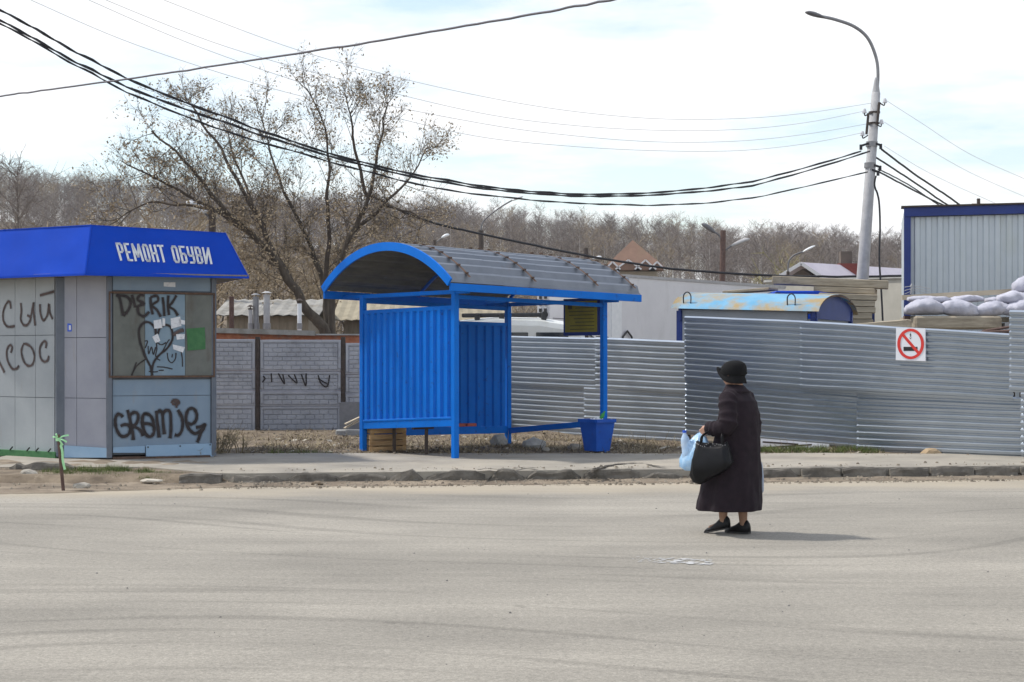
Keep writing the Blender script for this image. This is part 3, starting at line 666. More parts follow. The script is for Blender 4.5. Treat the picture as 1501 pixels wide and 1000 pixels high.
# heart with tail
spray([c2([(430, 545), (425, 480), (380, 430), (330, 430), (290, 480), (290, 560), (310, 640), (350, 740), (385, 810), (400, 885)]),
       c2([(450, 530), (465, 480), (510, 450), (555, 465), (575, 520), (572, 580), (530, 650), (460, 710), (415, 770), (398, 840), (400, 885)])], .034, p0S, nRo, 'spray_black')
spray([c2([(350, 740), (270, 800), (225, 880)]), c2([(265, 770), (240, 840), (222, 885)])], .018, p0S, nRo, 'spray_black')
spray([c2([(585, 540), (620, 510), (670, 490)]), c2([(590, 530), (640, 500), (675, 500)])], .045, p0S, nRo, 'spray_brown')
spray([c2([(335, 590), (360, 590), (340, 650)]), c2([(365, 630), (370, 700), (395, 640), (410, 705), (430, 640)]), c2([(435, 590), (440, 660), (430, 720), (480, 690), (530, 600), (550, 575)]),
       c2([(440, 600), (480, 620), (520, 600)]), c2([(530, 690), (540, 750), (570, 775), (600, 740), (605, 690)]), c2([(575, 700), (570, 730)]), c2([(650, 680), (660, 740), (662, 810)]),
       c2([(440, 810), (510, 815), (575, 830)]), c2([(370, 850), (420, 855), (450, 850)]), c2([(455, 842), (500, 840)]), c2([(440, 740), (470, 755)])], .016, p0S, nRo, 'spray_black')
# lower word
def c3(pts): return [(155 + x * .12, 560 + y * .12) for x, y in pts]
spray([c3([(210, 430), (180, 400), (140, 400), (115, 470), (130, 570), (175, 650), (230, 665), (285, 630), (300, 570), (280, 530), (230, 520), (180, 540)]),
       c3([(265, 340), (290, 430), (310, 540), (330, 620), (335, 710)]), c3([(300, 400), (350, 370), (390, 390), (395, 450), (370, 510), (320, 545)]), c3([(320, 545), (380, 560), (430, 600), (460, 660)]),
       c3([(510, 390), (460, 400), (445, 480), (460, 570), (500, 650), (550, 665), (590, 610), (585, 510), (560, 430), (510, 390), (460, 390)]), c3([(450, 510), (520, 510), (580, 530)]),
       c3([(620, 350), (625, 450), (640, 570), (652, 680)]), c3([(625, 380), (660, 350), (690, 390), (700, 500), (715, 640)]), c3([(695, 390), (740, 345), (785, 370), (795, 480), (795, 600), (785, 690)]),
       c3([(880, 340), (925, 420), (940, 510), (925, 600), (885, 650), (840, 645)]),
       c3([(1000, 500), (1050, 515), (1100, 470), (1110, 390), (1070, 325), (1010, 340), (980, 420), (990, 520), (1030, 590), (1090, 630), (1150, 600), (1190, 560)]),
       c3([(1100, 555), (1160, 545), (1210, 520), (1195, 570), (1160, 620), (1140, 680), (1115, 740)])], .050, p1, nRo, 'spray_black')
spray([c3([(800, 260), (830, 220), (880, 225), (895, 260), (850, 275), (810, 265)]), c3([(830, 245), (870, 250), (860, 315)])], .035, p1, nRo, 'spray_brown')
# left face words (cropped by the frame in the photo)
pL = w1 + nLo * .003
def c1(pts): return [(x * .17, 400 + y * .17) for x, y in pts]
spray([c1([(95, 310), (85, 250), (60, 260), (30, 330), (30, 410), (60, 460), (100, 465), (130, 458)]),
       c1([(180, 260), (185, 330), (180, 400), (205, 450), (240, 445), (265, 390), (235, 365)]), c1([(265, 390), (280, 310), (290, 260), (290, 330), (305, 455)]),
       c1([(345, 270), (350, 350), (375, 410), (410, 360), (422, 270), (430, 340), (455, 400)]),
       c1([(95, 690), (105, 640), (85, 625), (60, 670), (65, 750), (105, 825), (145, 825), (165, 800)]),
       c1([(200, 620), (185, 680), (205, 760), (240, 800), (280, 790), (298, 720), (275, 650), (230, 615), (200, 615)]),
       c1([(395, 650), (400, 600), (375, 595), (345, 650), (350, 730), (380, 765), (410, 755), (422, 715)]),
       c1([(-60, 700), (-20, 740), (10, 800), (40, 860)]), c1([(-110, 860), (-90, 760), (-60, 700)])], .038, pL, nLo, 'spray_brown')
spray([c1([(345, 195), (400, 180), (470, 160)])], .04, pL, nLo, 'spray_brown')
# little blue sticker
pC = w1 + nCo * .004
m = MB()
m.poly_prism([on_plane(x, y, pC, nCo, .002) for x, y in ((99, 486), (105, 486), (105, 475), (99, 474))], -nCo * .001)
m.build('sticker', 'cap_blue', kiosk)
m = MB(); m.poly_prism([on_plane(x, y, pC, nCo, .003) for x, y in ((101, 484), (104, 484), (104, 477), (101, 477))], -nCo * .0008); m.build('sticker_print', 'paper', kiosk)
# skirt boards, gap with old base
def skirt(pts, nrm, mat='skirt_blue', name='skirt_board'):
    m = MB(); m.poly_prism(pts, -nrm * .015); return m.build(name, mat, kiosk)
fp = w2 + nRo * .03
skirt([on_plane(214, 670, fp, nRo), on_plane(314, 669, fp, nRo), on_plane(313, 650, fp, nRo), on_plane(214, 653, fp, nRo)], nRo)
skirt([on_plane(166, 664, fp, nRo, -.02), on_plane(213, 664, fp, nRo, -.02), on_plane(213, 654, fp, nRo, -.02), on_plane(166, 656, fp, nRo, -.02)], nRo)
fpc = w1 + nCo * .03
skirt([on_plane(94, 671, fpc, nCo), on_plane(158, 671, fpc, nCo), on_plane(158, 657, fpc, nCo), on_plane(94, 653, fpc, nCo)], nCo)
for x, y in ((217, 655.5), (264, 654), (308, 652)):
    m = MB(); c = on_plane(x, y, fp, nRo, .004); m.tube([c, c + nRo * .006], .011, 8); m.build('bolt', 'black_plastic', kiosk)
m = MB(); m.box(zv((w2 + w3) / 2, .16) + iR * .02, ((w3 - w2).length - .1, .1, .07), dR, iR); m.build('sill_beam', 'rust', kiosk)
# green painted base beam under the left face, on brick piers
m = MB(); m.bar(zv(w0, .20) + nLo * .02, zv(w1, .20) + nLo * .02 - dL * .0, .14, .09); m.build('base_beam', 'green_paint', kiosk)
m = MB(); m.bar(zv(w0, .135) - nLo * .04, zv(w1, .135) - nLo * .04, .10, .045); m.build('base_rail', 'rust', kiosk)
for s_ in (.12, 1.0, 1.9):
    m = MB(); m.box(zv(w1 + dL * s_, .10) - nLo * .12, (.25, .12, .07), dL, iL); m.build('brick_pier', 'brick_red', kiosk)
for s_ in (.15, .42, .62, 1.0, 1.3):
    m = MB(); c = zv(w1 + dL * s_, .245) + nLo * .09; m.bar(c, c - dL * .06 + Vector((0, 0, .05)), .02, .012); m.build('bracket', 'black_plastic', kiosk)
# mansard fascia
ZB, ZT = 2.745, 3.42
IN = .20
bA, bB = FC, line_px(FC, dR, 364.5); bL = FC + dL * 3.0
tA = isect(FC + iR * IN, dR, FC + iL * IN, dL); tB = line_px(FC + iR * IN, dR, 330); tL = tA + dL * 3.0
bBk, tBk = bB + iR * 3.0, tB + iR * 2.6 
def fasc(q, nrm, name='fascia_panel', nu=10, nv=4, crease=0.0):
    m = MB(); vs = []
    for j in range(nv + 1):
        for i in range(nu + 1):
            u, v_ = i / nu, j / nv
            p = (q[0] * (1 - u) + q[1] * u) * (1 - v_) + (q[3] * (1 - u) + q[2] * u) * v_
            edge = min(u, 1 - u, v_, 1 - v_)
            p = p + nrm * (crease * nz3(p.x * 1.7, p.z * 2.3, 3) * sstep(0, .2, edge)); vs.append(p)
    n = nu + 1
    m.add(vs, [(j * n + i, j * n + i + 1, (j + 1) * n + i + 1, (j + 1) * n + i) for j in range(nv) for i in range(nu)])
    return m.build(name, 'fascia_blue', kiosk, smooth=True)
f1 = fasc([zv(bA, ZB), zv(bB, ZB), zv(tB, ZT - .035), zv(tA, ZT + .02)], nRo, crease=.010)
f2 = fasc([zv(bL, ZB + .02), zv(bA, ZB), zv(tA, ZT + .02), zv(tL, ZT + .05)], nLo, crease=.035, nu=16, nv=6)
f3 = fasc([zv(bB, ZB), zv(bBk, ZB), zv(tBk, ZT - .035), zv(tB, ZT - .035)], dR)
m = MB(); m.add([zv(tA, ZT - .06), zv(tB, ZT - .06), zv(tBk, ZT - .06), zv(tL + iR * 2.2, ZT - .06), zv(tL, ZT - .06)], [(0, 1, 2, 3, 4)]); m.build('roof', 'steel_grey', kiosk)
m = MB(); m.poly_prism([zv(bA, ZB + .004) + (iR + iL) * .01, zv(bB, ZB + .004) - dR * .01, zv(bBk, ZB + .004), zv(bL + iR * 2.4, ZB + .004), zv(bL, ZB + .004)], (0, 0, .03)); m.build('soffit', 'shed_wall', kiosk)
m = MB(); m.bar(zv(bA, ZB - .002) + nRo * .006, zv(bB, ZB - .002) + nRo * .006, .014, .03); m.bar(zv(bL, ZB + .016) + nLo * .006, zv(bA, ZB - .002) + nLo * .006, .014, .03)
m.build('fascia_edge', 'fascia_blue', kiosk)
m = MB(); m.bar(zv(bA, ZB) + (nRo + nLo) * .003, zv(tA, ZT + .02) + (nRo + nLo) * .003, .02, .012); m.bar(zv(tA, ZT + .022), zv(tL, ZT + .052), .02, .014); m.bar(zv(tA, ZT + .022), zv(tB, ZT - .033), .014, .01); m.bar(zv(bB, ZB), zv(tB, ZT - .03), .02, .014)
m.build('fascia_trim', 'fascia_blue', kiosk)
# lettering РЕМОНТ ОБУВИ, one block letter at a time
e1 = (zv(bB, ZB) - zv(bA, ZB)).normalized(); e2 = (zv(tA, ZT) - zv(bA, ZB)); nF = e1.cross(e2).normalized()
if nF.y > 0: nF = -nF
tl, tr, bl, br = (168.5, 356), (306, 363.2), (176, 382.8), (311.5, 388)
def txt(u, v_):
    x = (tl[0] * (1 - u) + tr[0] * u) * (1 - v_) + (bl[0] * (1 - u) + br[0] * u) * v_
    y = (tl[1] * (1 - u) + tr[1] * u) * (1 - v_) + (bl[1] * (1 - u) + br[1] * u) * v_
    return on_plane(x, y, zv(bA, ZB), nF, .013)
GL = {'Р': [[(0, 1), (0, 0), (.7, 0), (1, .1), (1, .42), (.7, .52), (0, .52)]],
      'Е': [[(1, 0), (0, 0), (0, 1), (1, 1)], [(0, .5), (.85, .5)]],
      'М': [[(0, 1), (.08, 0), (.5, .75), (.92, 0), (1, 1)]],
      'О': [[(.25, 0), (.75, 0), (1, .12), (1, .88), (.75, 1), (.25, 1), (0, .88), (0, .12), (.25, 0)]],
      'Н': [[(0, 0), (0, 1)], [(1, 0), (1, 1)], [(0, .5), (1, .5)]],
      'Т': [[(-.1, 0), (1.1, 0)], [(.5, 0), (.5, 1)]],
      'Б': [[(1, 0), (0, 0), (0, 1), (.75, 1), (1, .9), (1, .55), (.75, .45), (0, .45)]],
      'У': [[(0, 0), (0, .45), (.2, .55), (1, .55)], [(1, 0), (1, .9), (.8, 1), (.1, 1)]],
      'В': [[(0, .5), (.7, .5), (.95, .4), (.95, .1), (.7, 0), (0, 0), (0, 1), (.75, 1), (1, .9), (1, .6), (.7, .5)]],
      'И': [[(0, 0), (0, 1), (1, 0), (1, 1)]]}
wd = [('Р', .078), ('Е', .07), ('М', .115), ('О', .075), ('Н', .08), ('Т', .075), (' ', .055), ('О', .078), ('Б', .078), ('У', .078), ('В', .078), ('И', .09)]
tot = sum(q[1] for q in wd) + .016 * 11; u0 = 0
sw = .030
for chx, wdt in wd:
    wdt /= tot
    if chx != ' ':
        m = MB(); hu = .012; hv = .055
        for st in GL[chx]:
            pts = [txt(u0 + hu + (wdt - 2 * hu) * x, hv + (1 - 2 * hv) * y) for x, y in st]
            for i in range(len(pts) - 1):
                d = (pts[i + 1] - pts[i]).normalized() * sw * .42
                m.ribbon([pts[i] - d, pts[i + 1] + d], sw, nF, thick=.0)
        m.build('letter', 'lettering_grey', kiosk)
    u0 += wdt + .016 / tot
# ================================================================== BUS SHELTER
Lx, Wy = 2.86, 2.33
su = Vector((2.22, 1.81, 0)).normalized(); sv = Vector((-su.y, su.x, 0))
FL = Vector((-.81, 23.3, 0))
def SH(a, b, z): p = FL + su * a + sv * b; return Vector((p.x, p.y, z))
shelter = thing('bus_shelter', 'bright blue steel bus shelter with arched corrugated metal roof', 'bus shelter', SH(0, 0, PZ))
ptop = {(0, 0): 2.56, (1, 0): 2.50, (0, 1): 2.53, (1, 1): 2.49}
for (i, j), z in ptop.items():
    zb_ = (topz(SH(i * Lx, j * Wy, 0).x, SH(i * Lx, j * Wy, 0).y)) - .03
    m = MB(); m.box(SH(i * Lx, j * Wy, (z + zb_) / 2), (.085, .085, z - zb_), su, sv, bev=.006); m.build('post', 'shelter_blue', shelter)
def rail(p, q, w_=.06, h=.07, name='rail', mat='shelter_blue'):
    m = MB(); m.bar(p, q, w_, h, bev=.004); return m.build(name, mat, shelter)
def corr_panel(p, q, zp0, zq0, zp1, zq1, out, pitch=.175, depth=.032, th=.004):
    """vertical ribs from p to q (plan points)"""
    L = (q - p).length; d = (q - p).normalized(); n = max(1, round(L / pitch)); pit = L / n
    prof = []
    for i in range(n):
        for t, h in ((0, 0), (.38, 0), (.5, 1), (.88, 1)): prof.append(((i + t) * pit, h * depth))
    prof.append((L, 0)); rings = []
    front, back = [], []
    for s_, h in prof:
        t = s_ / L
        a = p + d * s_ + out * h
        for lst, o in ((front, 0), (back, -th)):
            lst.append((Vector((a.x, a.y, zp0 * (1 - t) + zq0 * t)) + out * o, Vector((a.x, a.y, zp1 * (1 - t) + zq1 * t)) + out * o))
    m = MB(); k = len(prof)
    vs = [x for a in front for x in a] + [x for a in back for x in a]
    fs = [(2 * i, 2 * i + 2, 2 * i + 3, 2 * i + 1) for i in range(k - 1)] + [(2 * k + 2 * i, 2 * k + 2 * i + 1, 2 * k + 2 * i + 3, 2 * k + 2 * i + 2) for i in range(k - 1)]
    m.add(vs, fs); return m
# left end panel
z00, z01, z10, z11 = .69, .58, 2.30, 2.28
a, b_ = SH(0, .06, 0), SH(0, Wy - .06, 0)
m = corr_panel(a, b_, z00, z01, z10, z11, -su); m.build('end_panel', 'shelter_blue', shelter)
rail(SH(0, .04, z10 + .01), SH(0, Wy - .04, z11 + .01), .055, .06); rail(SH(0, .04, z00 - .02), SH(0, Wy - .04, z01 - .02), .06, .11)
rail(SH(-.03, .05, z00 + .05), SH(-.03, Wy - .05, z01 + .05), .02, .03)
# back panel
a, b_ = SH(.06, Wy, 0), SH(Lx - .06, Wy, 0)
m = corr_panel(a, b_, .47, .44, 2.17, 2.13, -sv); m.build('back_panel', 'shelter_blue', shelter)
rail(SH(.04, Wy, 2.18), SH(Lx - .04, Wy, 2.14), .055, .06); rail(SH(.04, Wy, .45), SH(Lx - .04, Wy, .42), .06, .12)
# right end: lower rail and tie
rail(SH(Lx, Wy - .04, .40), SH(Lx, .04, .60), .05, .09)
# roof frame: eave beams, end ties
EA, EB, OF, OB = -.35, Lx + .45, -.35, Wy + .56
def eave_z(a): return 2.60 + (2.52 - 2.60) * (a - EA) / (EB - EA)
m = MB(); m.bar(SH(EA, OF, eave_z(EA) - .02), SH(EB, OF, eave_z(EB) - .015), .045, .108, bev=.004); m.build('eave_beam', 'shelter_blue', shelter)
m = MB(); m.bar(SH(EA, OB, eave_z(EA) - .03), SH(EB, OB, eave_z(EB) - .03), .045, .12, bev=.004); m.build('eave_beam', 'shelter_blue', shelter)
for a in (0, Lx):
    rail(SH(a, OF + .03, eave_z(a) - .06), SH(a, OB - .03, eave_z(a) - .06), .05, .06, 'tie_beam')
for b in (0, Wy):
    rail(SH(.0, b, eave_z(0) - .13), SH(Lx, b, eave_z(Lx) - .13), .05, .06, 'tie_beam')
# arched corrugated roof: ribs run along the length
RISE = .58; CH = OB - OF
rad = (CH * CH / 4 + RISE * RISE) / (2 * RISE); half = math.asin(CH / 2 / rad)
def arch(t, off=0.0):
    ang = -half + 2 * half * t
    return (OF + OB) / 2 + (rad + off) * math.sin(ang), (rad + off) * math.cos(ang) - rad + RISE
NR = 15
def roof_sheet(x0, x1, lift=0.0, name='roof_sheet'):
    m = MB(); prof = []
    for i in range(NR):
        for t, h in ((0, 0), (.25, 0), (.60, 1), (.80, 1)): prof.append(((i + t) / NR, h * .056))
    prof.append((1, 0)); vs = []
    for xx in (x0, x1):
        for off in (.012, .004):
            for t, h in prof:
                b, z = arch(t, h + off); vs.append(SH(xx, b, eave_z(xx) + .04 + z + lift))
    k = len(prof)
    fs = [(i, i + 1, 2 * k + i + 1, 2 * k + i) for i in range(k - 1)]
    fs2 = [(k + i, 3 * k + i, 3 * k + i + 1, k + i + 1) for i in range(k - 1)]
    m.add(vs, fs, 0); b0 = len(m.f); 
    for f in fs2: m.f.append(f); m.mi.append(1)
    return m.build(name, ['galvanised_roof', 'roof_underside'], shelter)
cuts = [EA, .62, 1.62, EB]
for i in range(3): roof_sheet(cuts[i] - (.0 if i == 0 else .03), cuts[i + 1], -.005 * i)
# arch ribs: broad blue arch at the near end, thinner inside
for a, w_, h in ((EA - .012, .03, .055), (EB - .03, .03, .06), (Lx * .5, .03, .05)):
    m = MB(); n = 30; pts = []
    ring = []
    for i in range(n + 1):
        b, z = arch(i / n, .07 if a < 0 else -.01); b2, z2 = arch(i / n, -h)
        ez = eave_z(a) + .04
        ring.append([SH(a - w_ / 2, b, ez + z), SH(a + w_ / 2, b, ez + z), SH(a + w_ / 2, b2, ez + z2), SH(a - w_ / 2, b2, ez + z2)])
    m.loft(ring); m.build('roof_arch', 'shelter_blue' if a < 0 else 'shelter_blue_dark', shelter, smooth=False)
# rusty straps over the roof
for a in (EA + .34, 1.20, 2.42, EB - .12):
    m = MB(); vs = []; n = 48
    for i in range(n + 1):
        b, z = arch(.015 + .97 * i / n, .078); 
        vs += [SH(a - .022, b, eave_z(a) + .04 + z), SH(a + .022, b, eave_z(a) + .04 + z)]
    m.add(vs, [(2 * i, 2 * i + 1, 2 * i + 3, 2 * i + 2) for i in range(n)])
    for i in range(2, n, 3):
        b, z = arch(i / n, .084); m.box(SH(a, b, eave_z(a) + .04 + z), (.05, .03, .02), su, sv)
    m.build('roof_strap', 'rust', shelter)
# timetable board at the right end
b0, b1 = .06, .90
m = MB(); m.bar(SH(Lx - .02, b0, 2.23), SH(Lx - .02, b1, 2.23), .03, .58); brd = m.build('timetable_board', 'frame_blue', shelter)
m = MB(); m.bar(SH(Lx - .04, b0 + .05, 2.235), SH(Lx - .04, b1 - .05, 2.235), .012, .48); m.build('timetable_sheet', 'board_yellow', brd)
for k in range(7):
    m = MB(); m.bar(SH(Lx - .049, b0 + .1, 2.04 + k * .055), SH(Lx - .049, b1 - random.uniform(.1, .3), 2.04 + k * .055), .002, .012); m.build('timetable_line', 'print_dark', brd)
m = MB(); m.bar(SH(Lx - .049, b1 - .22, 2.40), SH(Lx - .049, b1 - .12, 2.40), .002, .09); m.build('timetable_line', 'print_dark', brd)
# bench along the end panel
for k in range(2):
    m = MB(); m.bar(SH(.20 + .20 * k, .12, .625), SH(.20 + .20 * k, Wy - .1, .565), .17, .045, bev=.006); m.build('bench_plank', 'bench_red', shelter)
for b in (1.1, Wy - .4):
    m = MB(); m.bar(SH(.05, b, .56), SH(.42, b, .56), .05, .05); m.bar(SH(.30, b, .56), SH(.30, b, PZ), .05, .05); m.build('bench_bracket', 'post_dark', shelter)

# ------------------------------------------------------------------ wooden crate under the shelter
cc = GP(564, 662, PZ); 
crate = thing('wooden_crate', 'slatted brown wooden crate under the end panel of the bus shelter', 'crate', cc)
cu = Vector((.93, .36, 0)).normalized(); cv = Vector((-cu.y, cu.x, 0))
def CR(a, b, z): p = cc + cu * a + cv * b; return Vector((p.x, p.y, cc.z + z))
for sx_ in (-1, 1):
    for sy_ in (-1, 1):
        m = MB(); m.box(CR(sx_ * .255, sy_ * .17, .19), (.05, .05, .38), cu, cv); m.build('corner_post', 'crate_wood', crate)
for side in (-1, 1):
    for k in range(4):
        m = MB(); m.box(CR(0, side * .20, .05 + k * .093), (.56, .012, .078), cu, cv); m.build('slat', 'crate_wood', crate)
    for k in range(4):
        m = MB(); m.box(CR(side * .285, 0, .05 + k * .093), (.012, .36, .078), cu, cv); m.build('slat', 'crate_wood', crate)
for k in range(4):
    m = MB(); m.box(CR(-.19 + k * .127, 0, .012), (.10, .38, .014), cu, cv); m.build('bottom_slat', 'crate_wood', crate)
rock('crumpled_paper', 'crumpled white paper at the foot of the back shelter post', 'litter', GP(541, 662, PZ), .05, (1, .7, 1.3), 'paper', 31)

# ------------------------------------------------------------------ blue litter bin
bc = GP(876, 664.5, PZ); bc = bc + Vector((0, .15, 0))
binr = thing('litter_bin', 'tapered blue steel litter bin full of rubbish at the shelter corner', 'litter bin', Vector((bc.x, bc.y, PZ)))
def BN(a, b, z): p = bc + su * a + sv * b; return Vector((p.x, p.y, PZ + z))
def bring(h, z, ins=0): return [BN(-h + ins, -h + ins, z), BN(h - ins, -h + ins, z), BN(h - ins, h - ins, z), BN(-h + ins, h - ins, z)]
m = MB(); m.loft([bring(.135, .03), bring(.195, .50)], cap=False); m.loft([bring(.125, .04), bring(.185, .49)], cap=False); m.add(bring(.135, .03), [(3, 2, 1, 0)]); m.build('bin_body', 'bin_blue', binr)
m = MB()
for i in range(4):
    q = bring(.20, .49); m.bar(q[i], q[(i + 1) % 4], .03, .05)
m.build('bin_rim', 'bin_blue', binr)
m = MB(); m.box(BN(0, 0, .015), (.16, .16, .03), su, sv); m.build('bin_foot', 'post_dark', binr)
rng = random.Random(5)
m = MB(); vs = []
for i in range(9):
    for j in range(9): vs.append(BN(-.17 + .0425 * i, -.17 + .0425 * j, .43 + .09 * rng.random() + .03 * math.exp(-((i - 4) ** 2 + (j - 4) ** 2) / 10)))
m.add(vs, [(9 * i + j, 9 * i + 9 + j, 9 * i + 10 + j, 9 * i + j + 1) for i in range(8) for j in range(8)])
tag(m.build('rubbish', 'paper', origin=BN(0, 0, .43)), 'crumpled white rubbish filling the blue litter bin', 'rubbish')
m = MB(); p = BN(.02, -.05, .50); d = Vector((.45, .1, .85)).normalized(); m.tube([p, p + d * .09, p + d * .12, p + d * .15], [.03, .03, .014, .012], 10)
tag(m.build('green_bottle', 'bottle_green', smooth=True), 'green bottle sticking out of the blue litter bin', 'bottle')
# ================================================================== FENCES
def hsheet(p, q, zb0, zb1, zt0, zt1, out, pitch=.098, depth=.034, seed=0, dent=.008, segs=18):
    H = ((zt0 - zb0) + (zt1 - zb1)) / 2; n = max(2, round(H / pitch)); prof = []
    for i in range(n):
        for t, h in ((0, 0), (.24, .14), (.36, .80), (.74, 1)): prof.append(((i + t) / n, h * depth))
    prof.append((1, 0)); d = q - p; m = MB(); k = len(prof); vs = []
    for i in range(segs + 1):
        t = i / segs; a = p + d * t; zb_, zt_ = zb0 + (zb1 - zb0) * t, zt0 + (zt1 - zt0) * t
        for s_, h in prof:
            z = zb_ + (zt_ - zb_) * s_
            w_ = dent * nz3(a.x * .9 + seed, z * 1.1, seed) + dent * .5 * nz3(a.x * 2.7, z * 3.1, seed + 4)
            zz = z + .006 * nz3(a.x * 1.6, z * .8, seed + 8)
            vs.append(Vector((a.x, a.y, zz)) + out * (h + w_))
    m.add(vs, [(k * i + j, k * (i + 1) + j, k * (i + 1) + j + 1, k * i + j + 1) for i in range(segs) for j in range(k - 1)])
    return m
def metal_fence(name, label, spans, posts, mat='galvanised'):
    """spans: (pxa, Da, pxb, Db, zbot a, zbot b, ztop a, ztop b, outward offset)"""
    s0 = spans[0]; o = P(s0[0], 0, s0[1]); root = thing(name, label, 'fence', (o.x, o.y, .15))
    for k, (pa, Da, pb, Db, b0, b1, t0, t1, off) in enumerate(spans):
        a, b = P(pa, 0, Da), P(pb, 0, Db); a.z = b.z = 0
        d = (b - a).normalized(); out = Vector((d.y, -d.x, 0))
        hsheet(a + out * off, b + out * off, b0, b1, t0, t1, out, seed=k * 3.7 + Da).build('sheet', mat, root)
    for px, D, z in posts:
        a = P(px, 0, D); a.z = 0; m = MB(); m.box(Vector((a.x, a.y + .06, z / 2)), (.06, .06, z + .1)); m.build('fence_post', 'post_dark', root)
    return root
# low run, joined to the shelter's back by two stacked rows of sheets
metal_fence('metal_fence', 'lower run of ribbed galvanised fence behind the bus shelter and litter bin', [
    (702, 32.2, 862, 29.4, .16, .16, 1.14, 1.08, 0), (858, 29.4, 1014, 27.1, .16, .17, 1.08, 1.04, .012),
    (702, 32.2, 880, 29.1, 1.08, 1.03, 2.05, 1.95, .026), (876, 29.15, 1012, 27.1, 1.03, .99, 1.96, 1.875, .038)],
    [(704, 32.2, 2.0), (860, 29.4, 1.95), (1006, 27.2, 1.85)])
metal_fence('metal_fence', 'tall ribbed galvanised fence run carrying the no smoking sign', [
    (1006, 27.05, 1262, 25.45, .33, .17, 1.28, 1.09, 0.02), (1258, 25.45, 1505, 23.75, .15, .15, 1.09, 1.02, .032),
    (1006, 27.05, 1180, 25.95, 1.22, 1.09, 2.29, 2.18, .046), (1176, 25.95, 1488, 23.85, 1.09, .97, 2.185, 1.945, .058)],
    [(1010, 27.05, 2.2), (1262, 25.45, 2.05), (1486, 23.9, 1.9)])
metal_fence('metal_fence', 'ribbed galvanised fence piece at the right edge overlapping the tall run', [
    (1483, 23.6, 1640, 22.6, 1.10, 1.04, 2.28, 2.22, 0.06), (1499, 23.7, 1640, 22.6, .16, .16, 1.1, 1.05, .03)], [(1500, 23.75, 2.2)])
# loose metal strips lying at the foot of the fence, behind the woman
for k, (pa, ya, pb, yb, D) in enumerate(((1118, 648, 1225, 655, 25.75), (1112, 657, 1190, 652, 25.62))):
    a, b = P(pa, ya, D), P(pb, yb, D - .4); m = MB(); m.bar(a, b, .02, .025); tag(m.build('metal_rod', 'post_dark'), ['upper', 'lower'][k] + ' dark rod lying along the foot of the tall metal fence', 'rod', 'rods at the fence foot')
a, b = P(1115, 655.5, 25.85), P(1215, 658, 25.3)
m = MB(); m.poly_prism([Vector((a.x, a.y, .155)), Vector((b.x, b.y, .155)), Vector((b.x, b.y, .26)), Vector((a.x, a.y, .32))], (0.01, .02, 0)); tag(m.build('metal_offcut', 'sign_white'), 'pale sheet offcut standing at the foot of the tall fence', 'metal sheet')

# no smoking sign
fa, fb_ = P(1176, 0, 25.95), P(1488, 0, 23.85); fa.z = fb_.z = 0
fd = (fb_ - fa).normalized(); fn = Vector((fd.y, -fd.x, 0)); fp0 = fa + fn * .125
def SG(px, py, off=0.0): return on_plane(px, py, fp0, fn, off)
sign = thing('no_smoking_sign', 'square white no smoking sign with red ring on the metal fence', 'sign', SG(1335, 529))
m = MB(); m.poly_prism([SG(1313, 528), SG(1356.5, 529.5), SG(1356, 481.5), SG(1313.5, 480.5)], -fn * .03); m.build('sign_plate', 'sign_white', sign)
cxs, cys = 1335, 504.2
def disc(ri, ro, off, mat, name):
    m = MB(); n = 48; vs = []
    for i in range(n):
        a = 2 * math.pi * i / n
        vs += [SG(cxs + ro[0] * math.cos(a), cys + ro[1] * math.sin(a), off), SG(cxs + ri[0] * math.cos(a), cys + ri[1] * math.sin(a), off)]
    m.add(vs, [(2 * i, 2 * i + 1, (2 * i + 3) % (2 * n), (2 * i + 2) % (2 * n)) for i in range(n)]); m.build(name, mat, sign)
def quadS(pts, off, mat, name): 
    m = MB(); m.poly_prism([SG(x, y, off) for x, y in pts], -fn * .001); m.build(name, mat, sign)
quadS([(1324.5, 514.5), (1345, 514.5), (1345, 508.5), (1324.5, 508.5)], .003, 'sign_black', 'cigarette')
disc((15.2, 18.4), (19.6, 22.4), .006, 'sign_red', 'red_ring')
quadS([(1345.6, 519.6), (1348.6, 516.8), (1325.2, 489.6), (1322.2, 492.4)], .0055, 'sign_red', 'red_bar')
quadS([(1333.4, 491.5), (1336, 491.5), (1334.7, 488.2)], .003, 'sign_black', 'smoke_mark'); quadS([(1334.2, 494), (1335.4, 494), (1335.4, 491.5), (1334.2, 491.5)], .003, 'sign_black', 'smoke_mark')
quadS([(1332.8, 494.6), (1334.6, 497.4), (1336.4, 494.6), (1334.6, 495.6)], .003, 'sign_black', 'smoke_mark')

